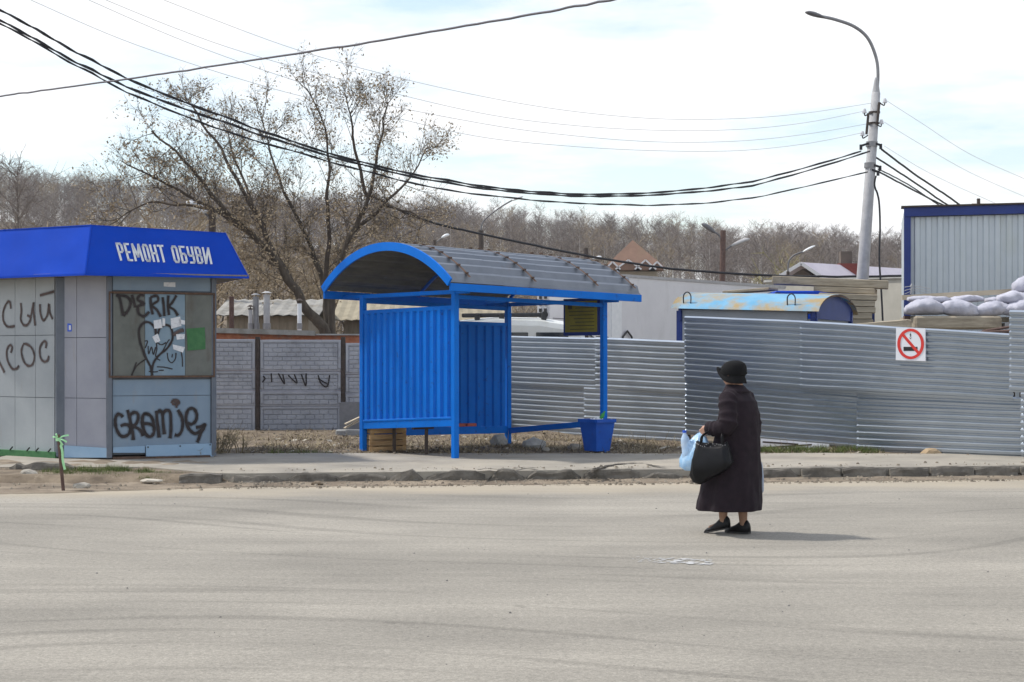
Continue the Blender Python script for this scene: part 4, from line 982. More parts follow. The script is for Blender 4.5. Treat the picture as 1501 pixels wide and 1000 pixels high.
# ------------------------------------------------------------------ concrete panel fence
cf0 = P(253, 0, 31.0)
cfence = thing('concrete_fence', 'grey concrete panel fence with raised block pattern and dark posts', 'fence', (cf0.x, cf0.y, .14))
bays = [(253, 31.0), (378, 31.0), (503, 31.25), (628, 31.5), (706, 31.8)]
rows = [(.14, .70, 5), (.70, .98, 2), (.98, 1.36, 4), (1.36, 1.955, 6)]
for i in range(len(bays) - 1):
    a, b = P(bays[i][0], 0, bays[i][1]), P(bays[i + 1][0], 0, bays[i + 1][1]); a.z = b.z = 0
    d = (b - a).normalized(); out = Vector((d.y, -d.x, 0)); a2, b2 = a + d * .042, b - d * .042; L = (b2 - a2).length
    dz = (0, -.01, -.07, -.09)[i]
    for r, (z0, z1, nc) in enumerate(rows):
        if i == 2 and r == 0: continue
        m = MB(); off = (0, .02, -.01, .012)[r]; c = (a2 + b2) / 2 + out * off
        m.box(Vector((c.x, c.y, (z0 + z1) / 2 + dz)), (L, .05, z1 - z0 - .003), d, out)
        bz = .05; m.box(Vector((c.x, c.y, z1 - bz / 2 + dz - .009)) + out * .035, (L - .01, .028, bz - .012), d, out)
        for sgn in (-1, 1): m.box(Vector((c.x, c.y, (z0 + z1) / 2 + dz)) + d * sgn * (L / 2 - .03) + out * .035, (.045, .027, z1 - z0 - .1), d, out)
        nb = 8; ch_ = (z1 - z0 - bz - .05) / nc
        for k in range(nc):
            sh = .5 if k % 2 else 0
            for j in range(nb + 1):
                u0_ = max(0, (j - sh) / nb); u1_ = min(1, (j + 1 - sh) / nb)
                if u1_ - u0_ < .02: continue
                w_ = (L - .13) * (u1_ - u0_); u = (u0_ + u1_) / 2 - .5
                m.box(Vector((c.x, c.y, z0 + .025 + ch_ * (k + .5) + dz)) + d * (u * (L - .13)) + out * .030, (w_ - .008, .018, ch_ - .012), d, out, bev=.004)
        m.build('fence_panel', 'concrete_fence', cfence)
for px, D in bays:
    a = P(px, 0, D); m = MB(); m.box(Vector((a.x, a.y, 1.0)), (.08, .11, 2.0)); m.build('fence_post', 'post_dark', cfence)
# sprayed tag on the second bay
a, b = P(378, 0, 31.0), P(503, 0, 31.25); a.z = b.z = 0; d = (b - a).normalized(); out = Vector((d.y, -d.x, 0))
m = MB(); pf = a + out * .075
def cz(pts): return [on_plane(300 + x * .26, 420 + y * .26, pf, out) for x, y in pts]
for pl in ([(325, 540), (340, 520), (330, 505)], [(375, 490), (378, 540)], [(415, 490), (450, 550), (440, 495)], [(470, 500), (520, 545), (505, 495)], [(545, 495), (570, 560), (572, 490)], [(640, 500), (655, 545), (690, 565), (705, 500)], [(640, 520), (700, 555)]):
    m = MB(); m.ribbon(catmull(cz(pl), 5), .028, out, thick=.004); m.build('graffiti_stroke', 'spray_black', cfence)
# grey sheet leaning in the third bay gap and boards on the ground there
a = P(518, 0, 31.1); m = MB(); m.box(Vector((a.x, a.y + .1, .45)), (.55, .02, .62)); tag(m.build('metal_sheet', 'steel_grey'), 'dull grey sheet closing the gap in the concrete fence', 'metal sheet')
for k, (pa, ya, pb, yb) in enumerate(((505, 628, 526, 617), (506, 622, 527, 612))):
    m = MB(); m.bar(P(pa, ya, 29.5), P(pb, yb, 29.6), .1, .025); tag(m.build('board', 'lumber_pale'), ['lower', 'upper'][k] + ' pale board leaning by the concrete fence beside the shelter', 'board', 'boards by the concrete fence')
m = MB(); a = P(515, 638, 29.6); m.box(Vector((a.x, a.y, .20)), (.55, .25, .20), bev=.02); tag(m.build('concrete_block', 'concrete'), 'grey concrete block under the pale boards beside the shelter', 'block')

# ------------------------------------------------------------------ brick wall behind, with vent pipes
bw0, bw1 = P(296, 0, 33), P(560, 0, 33.6)
bwall = thing('brick_wall', 'low red brick wall with grey coping behind the concrete fence', 'wall', (bw0.x, bw0.y, .15))
m = MB(); m.bar(Vector((bw0.x, bw0.y, 1.10)), Vector((bw1.x, bw1.y, 1.06)), .25, 2.0); m.build('masonry', 'brick_red', bwall)
m = MB(); bm_ = P(462, 0, 33.3); m.bar(Vector((bw0.x, bw0.y, 2.16)), Vector((bm_.x, bm_.y, 2.10)), .42, .10); m.build('coping', 'slate', bwall)
m = MB(); m.bar(Vector((bm_.x, bm_.y, 2.075)), Vector((bw1.x, bw1.y, 2.075)), .33, .03); m.build('coping', 'concrete', bwall)
def vent_pipe(px, ytop, w_px, D, label, mat='lamp_white', cap=True, black=False):
    a = P(px, ytop, D); r = w_px / 2 * D / FPX
    root = thing('vent_pipe', label, 'pipe', (a.x, a.y, .2), 'vent pipes behind the brick wall')
    m = MB(); m.tube([Vector((a.x, a.y, .18)), Vector((a.x, a.y, a.z - .08))], r, 14); m.build('pipe', mat, root, smooth=False)
    m = MB(); m.tube([Vector((a.x, a.y, 2.2)), Vector((a.x, a.y, 2.32))], r * 1.25, 14); m.build('collar', 'steel_grey', root)
    if cap:
        m = MB(); m.tube([Vector((a.x, a.y, a.z - .10)), Vector((a.x, a.y, a.z - .07))], [r * 1.1, r * 1.1], 14); m.tube([Vector((a.x, a.y, a.z - .04)), Vector((a.x, a.y, a.z))], [r * 1.75, r * .5], 14)
        m.tube([Vector((a.x, a.y, a.z - .08)), Vector((a.x, a.y, a.z - .03))], .012, 6); m.build('cowl', 'post_dark' if black else mat, root)
vent_pipe(375, 430, 9, 34.0, 'tall grey capped vent pipe, left of the two big ones', 'steel_grey')
vent_pipe(391, 427, 9.5, 33.9, 'tallest pale grey capped vent pipe above the brick wall', 'pole_concrete')
vent_pipe(367, 447, 6, 33.9, 'short thin vent pipe beside the tall grey pipes', 'pole_concrete', True, True)
vent_pipe(439, 438, 6.5, 33.9, 'thin white pipe with black top above the brick wall', 'lamp_white', True, True)
m = MB(); a = P(339.5, 438, 34.2); m.box(Vector((a.x, a.y, a.z / 2 + .05)), (.09, .09, a.z), bev=.008); tag(m.build('wooden_post', 'stake_rust'), 'rusty brown post beside the vent pipes above the brick wall', 'post')

# ================================================================== YARD BEHIND THE METAL FENCE
# low sheds with slate roofs
def shed(px0, px1, yr, ye, D, label, roof='slate', depth=4.0):
    a, b = P(px0, ye, D), P(px1, ye, D); r0, r1 = P(px0, yr, D + depth / 2), P(px1, yr, D + depth / 2)
    root = thing('shed', label, 'shed', ((a.x + b.x) / 2, D, .15)); ze, zr = a.z, r0.z
    m = MB(); m.box(Vector(((a.x + b.x) / 2, D + depth / 2, (ze + .1) / 2)), (b.x - a.x - .4, depth - .5, ze - .1)); m.build('wall', 'shed_wall', root)
    for sgn in (0, 1):
        y0, y1 = (D - .1, D + depth / 2) if sgn == 0 else (D + depth + .1, D + depth / 2)
        m = MB(); n = int((b.x - a.x) / .25); vs = []
        for i in range(n * 2 + 1):
            x = a.x - .1 + (b.x - a.x + .2) * i / (n * 2); w_ = .03 * (i % 2); vs += [(x, y0, ze + w_), (x, y1, zr + w_), (x, y0, ze + w_ - .02), (x, y1, zr + w_ - .02)]
        m.add(vs, [(4 * i, 4 * i + 4, 4 * i + 5, 4 * i + 1) for i in range(2 * n)] + [(4 * i + 2, 4 * i + 3, 4 * i + 7, 4 * i + 6) for i in range(2 * n)]); m.build('roof', roof, root)
    return root
shed(318, 462, 440, 463, 40, 'low shed with grey slate roof behind the vent pipes')
shed(492, 745, 436, 470, 43, 'long low shed with tan slate roof seen under the shelter roof', 'slate_tan')
# grey box trailer
tc_ = P(893, 0, 45); tc_.z = 0; td = Vector((.617, .787, 0)).normalized(); te = Vector((-td.y, td.x, 0))
trailer = thing('box_trailer', 'tall pale grey box trailer parked behind the metal fence', 'trailer', (tc_.x, tc_.y, .2))
def TR(a, b, z): p = tc_ + td * a + te * b; return Vector((p.x, p.y, z))
m = MB(); m.box(TR(5.0, 1.25, 2.50), (10.0, 2.5, 2.88), td, te, bev=.03); m.build('box_body', 'trailer_white', trailer)
for (a0, a1, b0_, b1_, z0, z1) in ((0, 10, -.02, -.02, 3.86, 3.94), (0, 10, -.02, -.02, 1.06, 1.16)):
    m = MB(); m.bar(TR(a0 + .02, -.012, (z0 + z1) / 2), TR(a1 - .02, -.012, (z0 + z1) / 2), .03, z1 - z0); m.build('edge_rail', 'pole_concrete', trailer)
m = MB(); m.bar(TR(-.0, -.0, 1.1), TR(0, 0, 3.9), .10, .10, up=(0, 1, 0)); m.build('corner_post', 'lamp_white', trailer)
m = MB(); m.bar(TR(.32, -.02, 1.1), TR(.32, -.02, 3.9), .02, .5, up=td); m.build('door_panel', 'lamp_white', trailer)
for k in range(14):
    z = 1.30 + k * .185
    m = MB(); m.box(TR(-.02, .10, z), (.03, .12, .11), td, te); m.build('vent_square', 'black_plastic', trailer)
    if k > 5:
        for b in (2.36, 2.18):
            m = MB(); m.box(TR(-.02, b, z), (.03, .08, .10), td, te); m.build('vent_square', 'black_plastic', trailer)
for k in range(8):
    m = MB(); m.box(TR(-.02, .34 + k * .26, 2.15), (.03, .16, .12), td, te); m.build('vent_square', 'black_plastic', trailer)
for k in range(2):
    m = MB(); m.box(TR(.15 + .3 * k, -.03, 3.7), (.11, .05, .11), td, te); m.build('marker_lamp', 'black_plastic', trailer)
m = MB(); c = TR(.75, -.06, 1.0); m.tube([TR(.55, -.06, 1.75), TR(.58, -.06, 2.2), TR(.8, -.06, 2.36), TR(1.02, -.06, 2.2), TR(1.05, -.06, 1.75)], .03, 8); m.build('hose', 'black_plastic', trailer)
m = MB(); m.box(TR(5, 1.25, .85), (9.6, .9, .4), td, te); m.build('chassis', 'black_plastic', trailer)
for a in (1.6, 7.2, 8.3):
    for b in (.18, 2.32):
        m = MB(); m.tube([TR(a, b - .14, .64), TR(a, b + .14, .64)], .5, 22); wh = m.build('wheel', 'tyre', trailer)
        m = MB(); m.tube([TR(a, b - .15, .64), TR(a, b + .15, .64)], .26, 14); m.build('rim', 'steel_grey', wh)
# white van: side outline swept across its width
vx = P(790, 0, 37.5); VY = 37.5
van = thing('white_van', 'white van with a black bar on its roof behind the metal fence', 'van', (vx.x, VY, .2))
prof = [(-2.1, .45), (-2.15, 1.5), (-2.05, 2.25), (-1.8, 2.42), (-1.0, 2.50), (0.0, 2.48), (.55, 2.40), (.95, 2.24), (1.45, 1.75), (1.75, 1.62), (2.35, 1.45), (2.5, 1.2), (2.55, .5)]
def VN(a, b, z): return Vector((vx.x + a, VY + b, z))
rings = []
for b, sc_, dz in ((-.95, .96, -.16), (-.90, .985, -.05), (-.7, 1, 0), (0, 1, .045), (.7, 1, 0), (.90, .985, -.05), (.95, .96, -.16)):
    rings.append([VN(x * sc_, b, z + (dz if z > 1.4 else 0)) for x, z in prof])
m = MB(); m.loft(rings); m.build('body', 'van_white', van, smooth=False)
m = MB(); m.bar(VN(-1.75, -.55, 2.56), VN(.15, -.55, 2.58), .26, .09, bev=.02); lb = m.build('roof_bar', 'black_plastic', van)
for x in (-1.4, -.85, .1):
    m = MB(); m.box(VN(x, -.6, 2.53), (.12, .3, .16), bev=.02); m.build('bar_mount', 'black_plastic', lb)
m = MB(); m.tube([VN(.12, -.74, 2.58), VN(.12, -.36, 2.58)], .075, 14); m.build('bar_lamp', 'black_plastic', lb)
m = MB(); m.tube(catmull([VN(.3, -.6, 2.50), VN(.9, -.65, 2.44), VN(1.3, -.6, 2.24), VN(1.7, -.6, 1.95)], 5), .012, 6); m.build('cable', 'cable_grey', van)
for x in (-1.9, -1.0, -.1):
    m = MB(); m.box(VN(x + .38, -.965, 1.95), (.72, .02, .45), bev=.01); m.build('window', 'dark_glass', van)
m = MB(); m.poly_prism([VN(1.02, -.8, 2.23), VN(1.02, .8, 2.23), VN(1.46, .84, 1.80), VN(1.46, -.84, 1.80)], (.01, 0, .012)); m.build('windscreen', 'dark_glass', van)
for x in (-1.35, 1.6):
    for b in (-.82, .82):
        m = MB(); m.tube([VN(x, b - .11, .55), VN(x, b + .11, .55)], .36, 20); wh = m.build('wheel', 'tyre', van); m = MB(); m.tube([VN(x, b - .12, .55), VN(x, b + .12, .55)], .2, 14); m.build('rim', 'steel_grey', wh)

# blue vaulted-roof site cabin
ca, cb_ = P(995, 0, 30.6), P(1196, 0, 29.4); ca.z = cb_.z = 0
cd = (cb_ - ca).normalized(); ce = Vector((-cd.y, cd.x, 0)); CL = (cb_ - ca).length
cabin = thing('site_cabin', 'grey site cabin with rusty pale blue vaulted roof behind the fence', 'cabin', (ca.x, ca.y, .2))
def CB(a, b, z): p = ca + cd * a + ce * b; return Vector((p.x, p.y, z))
CW = 2.3
m = MB(); m.box(CB(CL / 2, CW / 2, 1.24), (CL - .08, CW, 2.12), cd, ce); m.build('wall', 'cabin_wall', cabin)
m = MB(); m.box(CB(CL / 2 - .05, -.02, 1.36), (CL - .2, .05, 2.28), cd, ce); m.build('side_panel', 'cabin_wall', cabin)
for a in (0.03, CL - .03):
    for b in (-.005, CW + .005): m = MB(); m.box(CB(a, b, 1.33), (.12, .08, 2.30), cd, ce); m.build('corner_post', 'frame_blue', cabin)
for a in (CL * .33, CL * .66):
    m = MB(); m.box(CB(a, -.008, 1.3), (.02, .02, 2.2), cd, ce); m.build('seam', 'steel_grey', cabin)
def car(t, x, off=0.0): 
    ang = math.pi * (t - .5) * .86; return CB(x, CW / 2 + (CW / 2 + .16) * math.sin(ang) / math.sin(math.pi * .43), 2.52 - .09 * x / CL + (.44 + off) * (math.cos(ang) - math.cos(math.pi * .43)))
m = MB(); n = 18; vs = []
for off in (0, -.03):
    for x in (-.1, CL * .25, CL * .5, CL * .75, CL + .1):
        for i in range(n + 1):
            p = car(i / n, x, off); p.z += .015 * nz3(x * 2, i * .4) * (0 < i < n); vs.append(p)
k = n + 1
m.add(vs, [(k * r + i, k * r + i + 1, k * r + k + i + 1, k * r + k + i) for r in (0, 1, 2, 3, 5, 6, 7, 8) for i in range(n)])
m.build('vaulted_roof', 'cabin_roof', cabin, smooth=True)
for x in (0.03, CL - .04):
    m = MB(); gq = [car(i / n, x, -.035) for i in range(1, n)]; gz_ = 2.30; m.poly_prism(gq + [Vector((gq[-1].x, gq[-1].y, gz_)), Vector((gq[0].x, gq[0].y, gz_))], cd * .05); m.build('gable', 'frame_blue', cabin)
    tp = car(0, x); 
m = MB(); m.add([car(i / n, CL + .1, .0) for i in range(n + 1)] + [car(i / n, CL + .1, -.05) for i in range(n + 1)], [(i, i + 1, k + i + 1, k + i) for i in range(n)]); m.build('roof_edge', 'rust', cabin)
for x in (.18, CL * .83):
    p = car(.10, x); m = MB(); m.tube(catmull([p + cd * -.07 - Vector((0, 0, .02)), p + cd * -.07 + Vector((0, 0, .14)), p + Vector((0, 0, .20)), p + cd * .07 + Vector((0, 0, .14)), p + cd * .07 - Vector((0, 0, .02))], 4), .012, 6); m.build('lifting_loop', 'cable_black', cabin)

# blue container behind the cabin carrying a stack of timbers
bx0 = P(1205, 0, 35); 
bcont = thing('blue_container', 'blue steel container behind the site cabin under stacked timbers', 'container', (bx0.x, 35.6, .2))
m = MB(); m.box(Vector((bx0.x, 35.6, 1.60)), (2.1, 1.8, 2.85), bev=.03); m.build('container_body', 'fascia_blue', bcont)
for x in (-1.0, 1.0): m = MB(); m.box(Vector((bx0.x + x, 34.69, 1.6)), (.1, .06, 2.8)); m.build('corner_post', 'frame_blue', bcont)
def timber(px0, px1, y0, y1, D0, D1, th, label, mat='lumber', dp=.5):
    a, b = P(px0, y0, D0), P(px1, y1, D1); m = MB(); dd = (b - a).normalized()
    m.bar(a, b, dp, th, bev=.012); o = m.build('timber', mat); tag(o, label, 'timber', 'timbers stacked beside the lamp pole')
pn = [(1133, 1302, 411, 418, 35.2, 34.6, .17, 'topmost grey timber of the stack beside the lamp pole'),
      (1195, 1284, 424, 428, 35.0, 34.6, .12, 'second timber down in the stack beside the lamp pole'),
      (1200, 1285, 434, 437, 34.5, 34.3, .12, 'third timber down in the stack beside the lamp pole'),
      (1205, 1282, 444, 446, 34.5, 34.3, .12, 'fourth timber down in the stack beside the lamp pole'),
      (1208, 1283, 454, 455, 34.5, 34.3, .12, 'fifth timber down in the stack beside the lamp pole'),
      (1206, 1278, 463, 464, 34.5, 34.3, .12, 'sixth timber down in the stack beside the lamp pole'),
      (1210, 1280, 472, 473, 34.5, 34.3, .12, 'lowest timber showing in the stack beside the lamp pole'),
      (1066, 1134, 429, 424, 36.2, 35.6, .06, 'pale plank lying behind the ridge of the cabin roof')]
for q in pn: timber(*q)
m = MB(); a, b = P(1060, 0, 36), P(1140, 0, 36.8); m.box(Vector(((a.x + b.x) / 2 + .2, 36.0, 1.45)), (1.5, .8, 2.9)); tag(m.build('timber_rack', 'shed_wall'), 'brown boarded rack under the pale plank behind the cabin', 'rack')
m = MB(); a = P(1245, 476, 34.4); m.box(Vector((a.x, 34.4, a.z / 2 + .02)), (1.0, .5, a.z - .1)); tag(m.build('baulk', 'lumber'), 'rough timber baulk under the stacked timbers', 'timber')
timber(1252, 1334, 485, 478, 27.4, 27.0, .22, 'tan beam end behind the top of the tall metal fence', 'lumber', .3)

# grey concrete wall beyond, up to the tall shed
wl0, wl1 = P(1125, 0, 56), P(1345, 0, 50)
m = MB(); m.bar(Vector((wl0.x, wl0.y, 2.15)), Vector((wl1.x, wl1.y, 2.02)), .2, 4.1); ywall = thing('yard_wall', 'beige concrete yard wall behind the lamp pole', 'wall', (wl0.x, wl0.y, .15)); m.build('wall_panel', 'wall_beige', ywall)
m = MB(); m.bar(Vector((wl0.x, wl0.y, 4.24)), Vector((wl1.x, wl1.y, 4.10)), .34, .08); m.build('coping', 'concrete', ywall)

# tall corrugated steel shed with blue frame
ta, tb = P(1325, 0, 30), P(1640, 0, 29.2); ta.z = tb.z = 0
sd = (tb - ta).normalized(); sn = Vector((sd.y, -sd.x, 0)); SL = (tb - ta).length
tsh = thing('steel_shed', 'tall galvanised corrugated shed with dark blue frame at right edge', 'shed', (ta.x, ta.y, .2))
ZS = 4.32
m = corr_panel(ta + sd * .1, tb, .5, .5, ZS - .15, ZS - .12, sn, pitch=.20, depth=.03); m.build('wall_sheet', 'shed_steel', tsh)
m = MB(); m.box(Vector((ta.x, ta.y, ZS / 2)) + sd * .06 + sn * .03, (.12, .14, ZS), sd, sn); m.build('corner_post', 'frame_blue', tsh)
m = MB(); m.bar(Vector((ta.x, ta.y, ZS - .06)) + sn * .045, Vector((tb.x, tb.y, ZS - .03)) + sn * .045, .16, .16); m.build('top_beam', 'frame_blue', tsh)
m = MB(); m.bar(Vector((ta.x, ta.y, ZS + .035)) - sd * .05, Vector((tb.x, tb.y, ZS + .065)), .35, .03); m.build('roof_edge', 'post_dark', tsh)
m = MB(); c = (ta + tb) / 2 - sn * 1.3; m.box(Vector((c.x, c.y, ZS / 2)), (SL, 2.4, ZS - .1), sd, sn); m.build('wall_core', 'shed_steel', tsh)

# sandbags on a timber staging in front of it
SY = 27.6
stg = thing('staging', 'rough timber staging with rusty legs carrying the white sacks', 'staging', P(1400, 0, SY) * Vector((1, 1, 0)) + Vector((0, 0, .2)) if False else (P(1400, 0, SY).x, SY, .2))
a, b = P(1334, 472, SY), P(1460, 473, SY); zt_ = P(1400, 463.5, SY).z
m = MB(); m.box(Vector(((a.x + b.x) / 2, SY - .1, zt_ - .115)), (b.x - a.x, .5, .22), bev=.03); m.build('beam', 'lumber', stg)
b2 = P(1600, 0, SY); m = MB(); m.box(Vector(((a.x + b2.x) / 2, SY + .45, zt_ - .05)), (b2.x - a.x, .5, .08)); m.build('deck_plank', 'lumber', stg)
m = MB(); m.box(Vector(((b.x + b2.x) / 2 + .02, SY - .1, zt_ - .15)), (b2.x - b.x - .05, .5, .06)); m.build('deck_plank', 'steel_grey', stg)
for px, mat in ((1330, 'stake_rust'), (1338, 'steel_grey'), (1455, 'post_dark'), (1560, 'post_dark')):
    q = P(px, 0, SY); m = MB(); m.box(Vector((q.x, SY + .05, zt_ / 2 + .03 - (.15 if px > 1340 else 0))), (.09, .1, zt_ - .05)); m.build('leg', mat, stg)
for k, (px0, y0, px1, y1) in enumerate(((1440, 486, 1500, 476), (1432, 488, 1500, 484), (1465, 490, 1520, 480))):
    m = MB(); m.tube([P(px0, y0, 25.6), P(px1, y1, 25.2)], .022, 8); tag(m.build('rusty_pipe', 'stake_rust'), ['upper', 'middle', 'lower'][k] + ' rusty pipe lying behind the fence below the white sacks', 'pipe', 'rusty pipes behind the fence')
def sandbag(px0, px1, y0, y1, D, label, seed):
    a, b = P(px0, y1, D), P(px1, y0, D); L = b.x - a.x; H = b.z - a.z; m = MB(); rings = []; n = 20; nu = 16
    for i in range(n + 1):
        t = i / n; x = a.x + L * t; e = max(.16, math.sin(math.pi * min(1, max(0, .02 + .96 * t)))) ** (.38 + .12 * math.sin(seed * 3)) ; ring = []
        for k in range(nu):
            an = 2 * math.pi * k / nu; c_, s_ = math.cos(an), math.sin(an)
            f = 1 + .16 * nz3(x * 6 + seed, an * 1.5, seed) + .30 * (abs(nz3(x * 11, an * 1.6, seed)) - .2) + .22 * nz3(x * 7, an * .8, seed + 9)
            f += .10 * (1 - e) * math.sin(an * 5 + seed) + .12 * nz3(x * 4.2, seed, 3)
            hz = H / 2 * e * (abs(s_) ** .75) * (1 if s_ > 0 else -1)
            ring.append(Vector((x, D + .22 * c_ * e * f, a.z + H / 2 + hz * (f if s_ > 0 else 1) - (1 - e) * H * .22 + .03 * math.sin(t * 3 + seed))))
        rings.append(ring)
    m.loft(rings); tag(m.build('sandbag', 'sandbag', smooth=True), label, 'sack', 'white sacks stacked on the staging')
for i, q in enumerate([(1327, 1386, 440.5, 464.5, SY - .1, 'bottom left white sack on the timber beam'), (1376, 1436, 439, 464, SY - .12, 'second white sack on the timber beam'),
          (1424, 1482, 441, 464, SY - .1, 'third white sack on the timber beam'), (1468, 1530, 443, 467, SY - .15, 'white sack half hidden by the fence at the right edge'),
          (1331, 1392, 431, 444, SY + .15, 'upper left white sack lying over the first ones'), (1385, 1440, 433.5, 446, SY + .25, 'flat white sack behind the second one'),
          (1463, 1530, 429, 449, SY - .02, 'upper right white sack beside the fence top'), (1445, 1480, 433, 444, SY + .35, 'grey sack tucked between the upper right sacks'), (1486, 1530, 405, 432, SY + .3, 'crumpled grey sack topmost at the right edge')]):
    sandbag(*q, seed=i * 2.3)
m = MB(); m.bar(P(1322, 436.5, SY + .5), P(1540, 424, SY + .5), .05, .085); tag(m.build('long_plank', 'lumber_pale'), 'long pale plank slanting across the steel shed above the sacks', 'plank')
for k in range(3):
    m = MB(); a = P(1326, 421 + k * 5, SY + .9); m.tube(catmull([a, a + Vector((.2, 0, .02 + .02 * k)), a + Vector((.45, 0, -.03))], 4), .006, 5); m.tube([a + Vector((.1, 0, 0)), a + Vector((.13, 0, .06))], .012, 6)
    tag(m.build('wire_offcut', 'wire_thin'), ['top', 'middle', 'lowest'][k] + ' loose wire end above the left sacks', 'wire', 'wire ends on the shed corner')
# ================================================================== LAMP POLE, WIRES, STREET LAMPS
PD = 38.0
pole = thing('lamp_pole', 'tall leaning concrete lamp pole with curved arm beside the timber stack', 'lamp pole', (P(1251, 0, PD).x, PD, .2))
pb, pt = P(1250.5, 520, PD), P(1284, 136, PD); pb = Vector((P(1249, 0, PD).x, PD, .1))
m = MB(); m.tube([pb, pb.lerp(pt, .5), pt], [.17, .135, .10], 18); m.build('shaft', 'pole_concrete', pole, smooth=True)
m = MB(); m.tube([pt - Vector((0, 0, .02)), pt + Vector((.01, 0, .35))], [.095, .035], 14); m.build('arm_socket', 'pole_concrete', pole)
arm = catmull([P(1285, 140, PD), P(1287, 110, PD), P(1284, 84, PD), P(1272, 56, PD), P(1252, 39, PD), P(1225, 29, PD), P(1205, 24.5, PD)], 6)
m = MB(); m.tube(arm, .038, 10); m.build('arm', 'steel_grey', pole, smooth=True)
def lamp_head(parent, p, q, w_, h, mat, name='lamp_head'):
    d = (q - p); L = d.length; d.normalize(); e = d.cross(Vector((0, 0, 1))).normalized(); u = e.cross(d); rings = []
    for t, sw_, sh_ in ((0, .22, .35), (.08, .4, .55), (.3, .72, .85), (.55, 1, 1), (.8, .95, .85), (.95, .6, .5), (1, .15, .15)):
        rings.append([p + d * L * t + e * (w_ / 2 * sw_ * math.cos(a)) + u * (h / 2 * sh_ * (math.sin(a) if math.sin(a) > 0 else .55 * math.sin(a))) for a in [2 * math.pi * k / 12 for k in range(12)]])
    m = MB(); m.loft(rings); return m.build(name, mat, parent, smooth=True)
lamp_head(pole, P(1209, 26.5, PD), P(1180, 18, PD), .22, .14, 'lamp_dark')
def pl(py): t = (py - 136) / (470 - 136); return P(1284 - 27.5 * t, py, PD)
for py, n_ in ((165, 1), (181, 1), (209, 3), (240, 3)):
    m = MB()
    for k in range(n_): c = pl(py + 2.5 * k); m.tube([c - Vector((0, 0, .02)), c + Vector((0, 0, .02))], .135, 16)
    m.build('clamp_band', 'steel_grey' if n_ > 1 else 'post_dark', pole)
for px, y0, y1 in ((1289, 150, 180), (1273, 166, 197)):
    m = MB(); m.tube([P(px, y0, PD - .15), P(px - 3, y1, PD - .15)], .03, 6); m.build('bracket', 'post_dark', pole)
for px, py in ((1297, 149), (1292, 180), (1267, 164), (1264, 197)):
    s_ = 1 if px > 1280 else -1; a = P(px, py, PD - .15)
    m = MB(); m.tube(catmull([a - Vector((s_ * .13, 0, .02)), a - Vector((s_ * .02, 0, .09)), a + Vector((0, 0, -.02))], 4), .015, 6)
    m.build('insulator_hook', 'post_dark', pole); m = MB(); m.tube([a - Vector((0, 0, .03)), a + Vector((0, 0, .03)), a + Vector((0, 0, .07))], [.055, .045, .03], 10); m.build('insulator', 'porcelain', pole)
for px, py in ((1262, 214), (1291, 213), (1290, 245), (1287, 252)):
    s_ = 1 if px > 1277 else -1; a = P(px, py, PD - .1); m = MB(); m.bar(a, a - Vector((s_ * .18, 0, -.06)), .03, .05); m.tube([a - Vector((0, 0, .09)), a + Vector((0, 0, .03))], .035, 8); m.build('cable_anchor', 'cable_black', pole)

def wire(pts, plan_a, plan_b, r, label, mat='cable_black', wob=0.0, name='overhead_cable', group='overhead cables', seg=8, twist=False):
    """pts: photo points; they are set on the vertical plane through the two plan points (x, y)"""
    a = Vector((plan_a[0], plan_a[1], 0)); b = Vector((plan_b[0], plan_b[1], 0)); n = (b - a).cross(Vector((0, 0, 1))).normalized()
    q = catmull([on_plane(x, y, a, n) for x, y in pts], seg)
    if wob: q = [p + Vector((0, 0, wob * nz3(i * .45, r * 100, len(pts)))) for i, p in enumerate(q)]
    m = MB()
    if twist:
        for s_ in (0, math.pi):
            m.tube([p + Vector((0, .6 * r * math.cos(i * 1.1 + s_), .6 * r * math.sin(i * 1.1 + s_))) for i, p in enumerate(q)], r * .62, 5)
    else: m.tube(q, r, 6)
    return tag(m.build(name, mat, smooth=True), label, 'cable', group)
PX, PY = pl(220).x, PD
A0 = (-9.5, 20.0)
wire([(-160, -70), (0, 14), (100, 70), (200, 121), (330, 172), (480, 224), (620, 258), (760, 279), (880, 285), (1000, 279), (1120, 262), (1262, 222)], A0, (PX, PY), .0195, 'uppermost thick black cable sagging from the upper left to the lamp pole', wob=.02, twist=True)
wire([(-160, -56), (0, 29), (100, 85), (200, 133), (330, 180), (480, 228), (620, 262), (760, 282), (880, 288), (1000, 283), (1120, 268), (1275, 222)], A0, (PX + .1, PY), .0195, 'middle thick black cable sagging from the upper left to the lamp pole', wob=.02, twist=True)
wire([(-160, -52), (0, 34), (100, 90), (200, 141), (330, 192), (480, 236), (620, 272), (760, 291), (880, 300), (1000, 299), (1120, 287), (1272, 252)], A0, (PX + .05, PY), .0155, 'lowest thick black cable sagging from the upper left to the lamp pole', wob=.02, twist=True)
wire([(-80, 152), (0, 141), (60, 133), (200, 114), (300, 99), (420, 81), (560, 59), (700, 35), (820, 14), (895, 0), (980, -18)], (-7, 22), (1.5, 13), .011, 'single grey wire crossing the top left of the sky upwards to the right', 'cable_grey', .012)
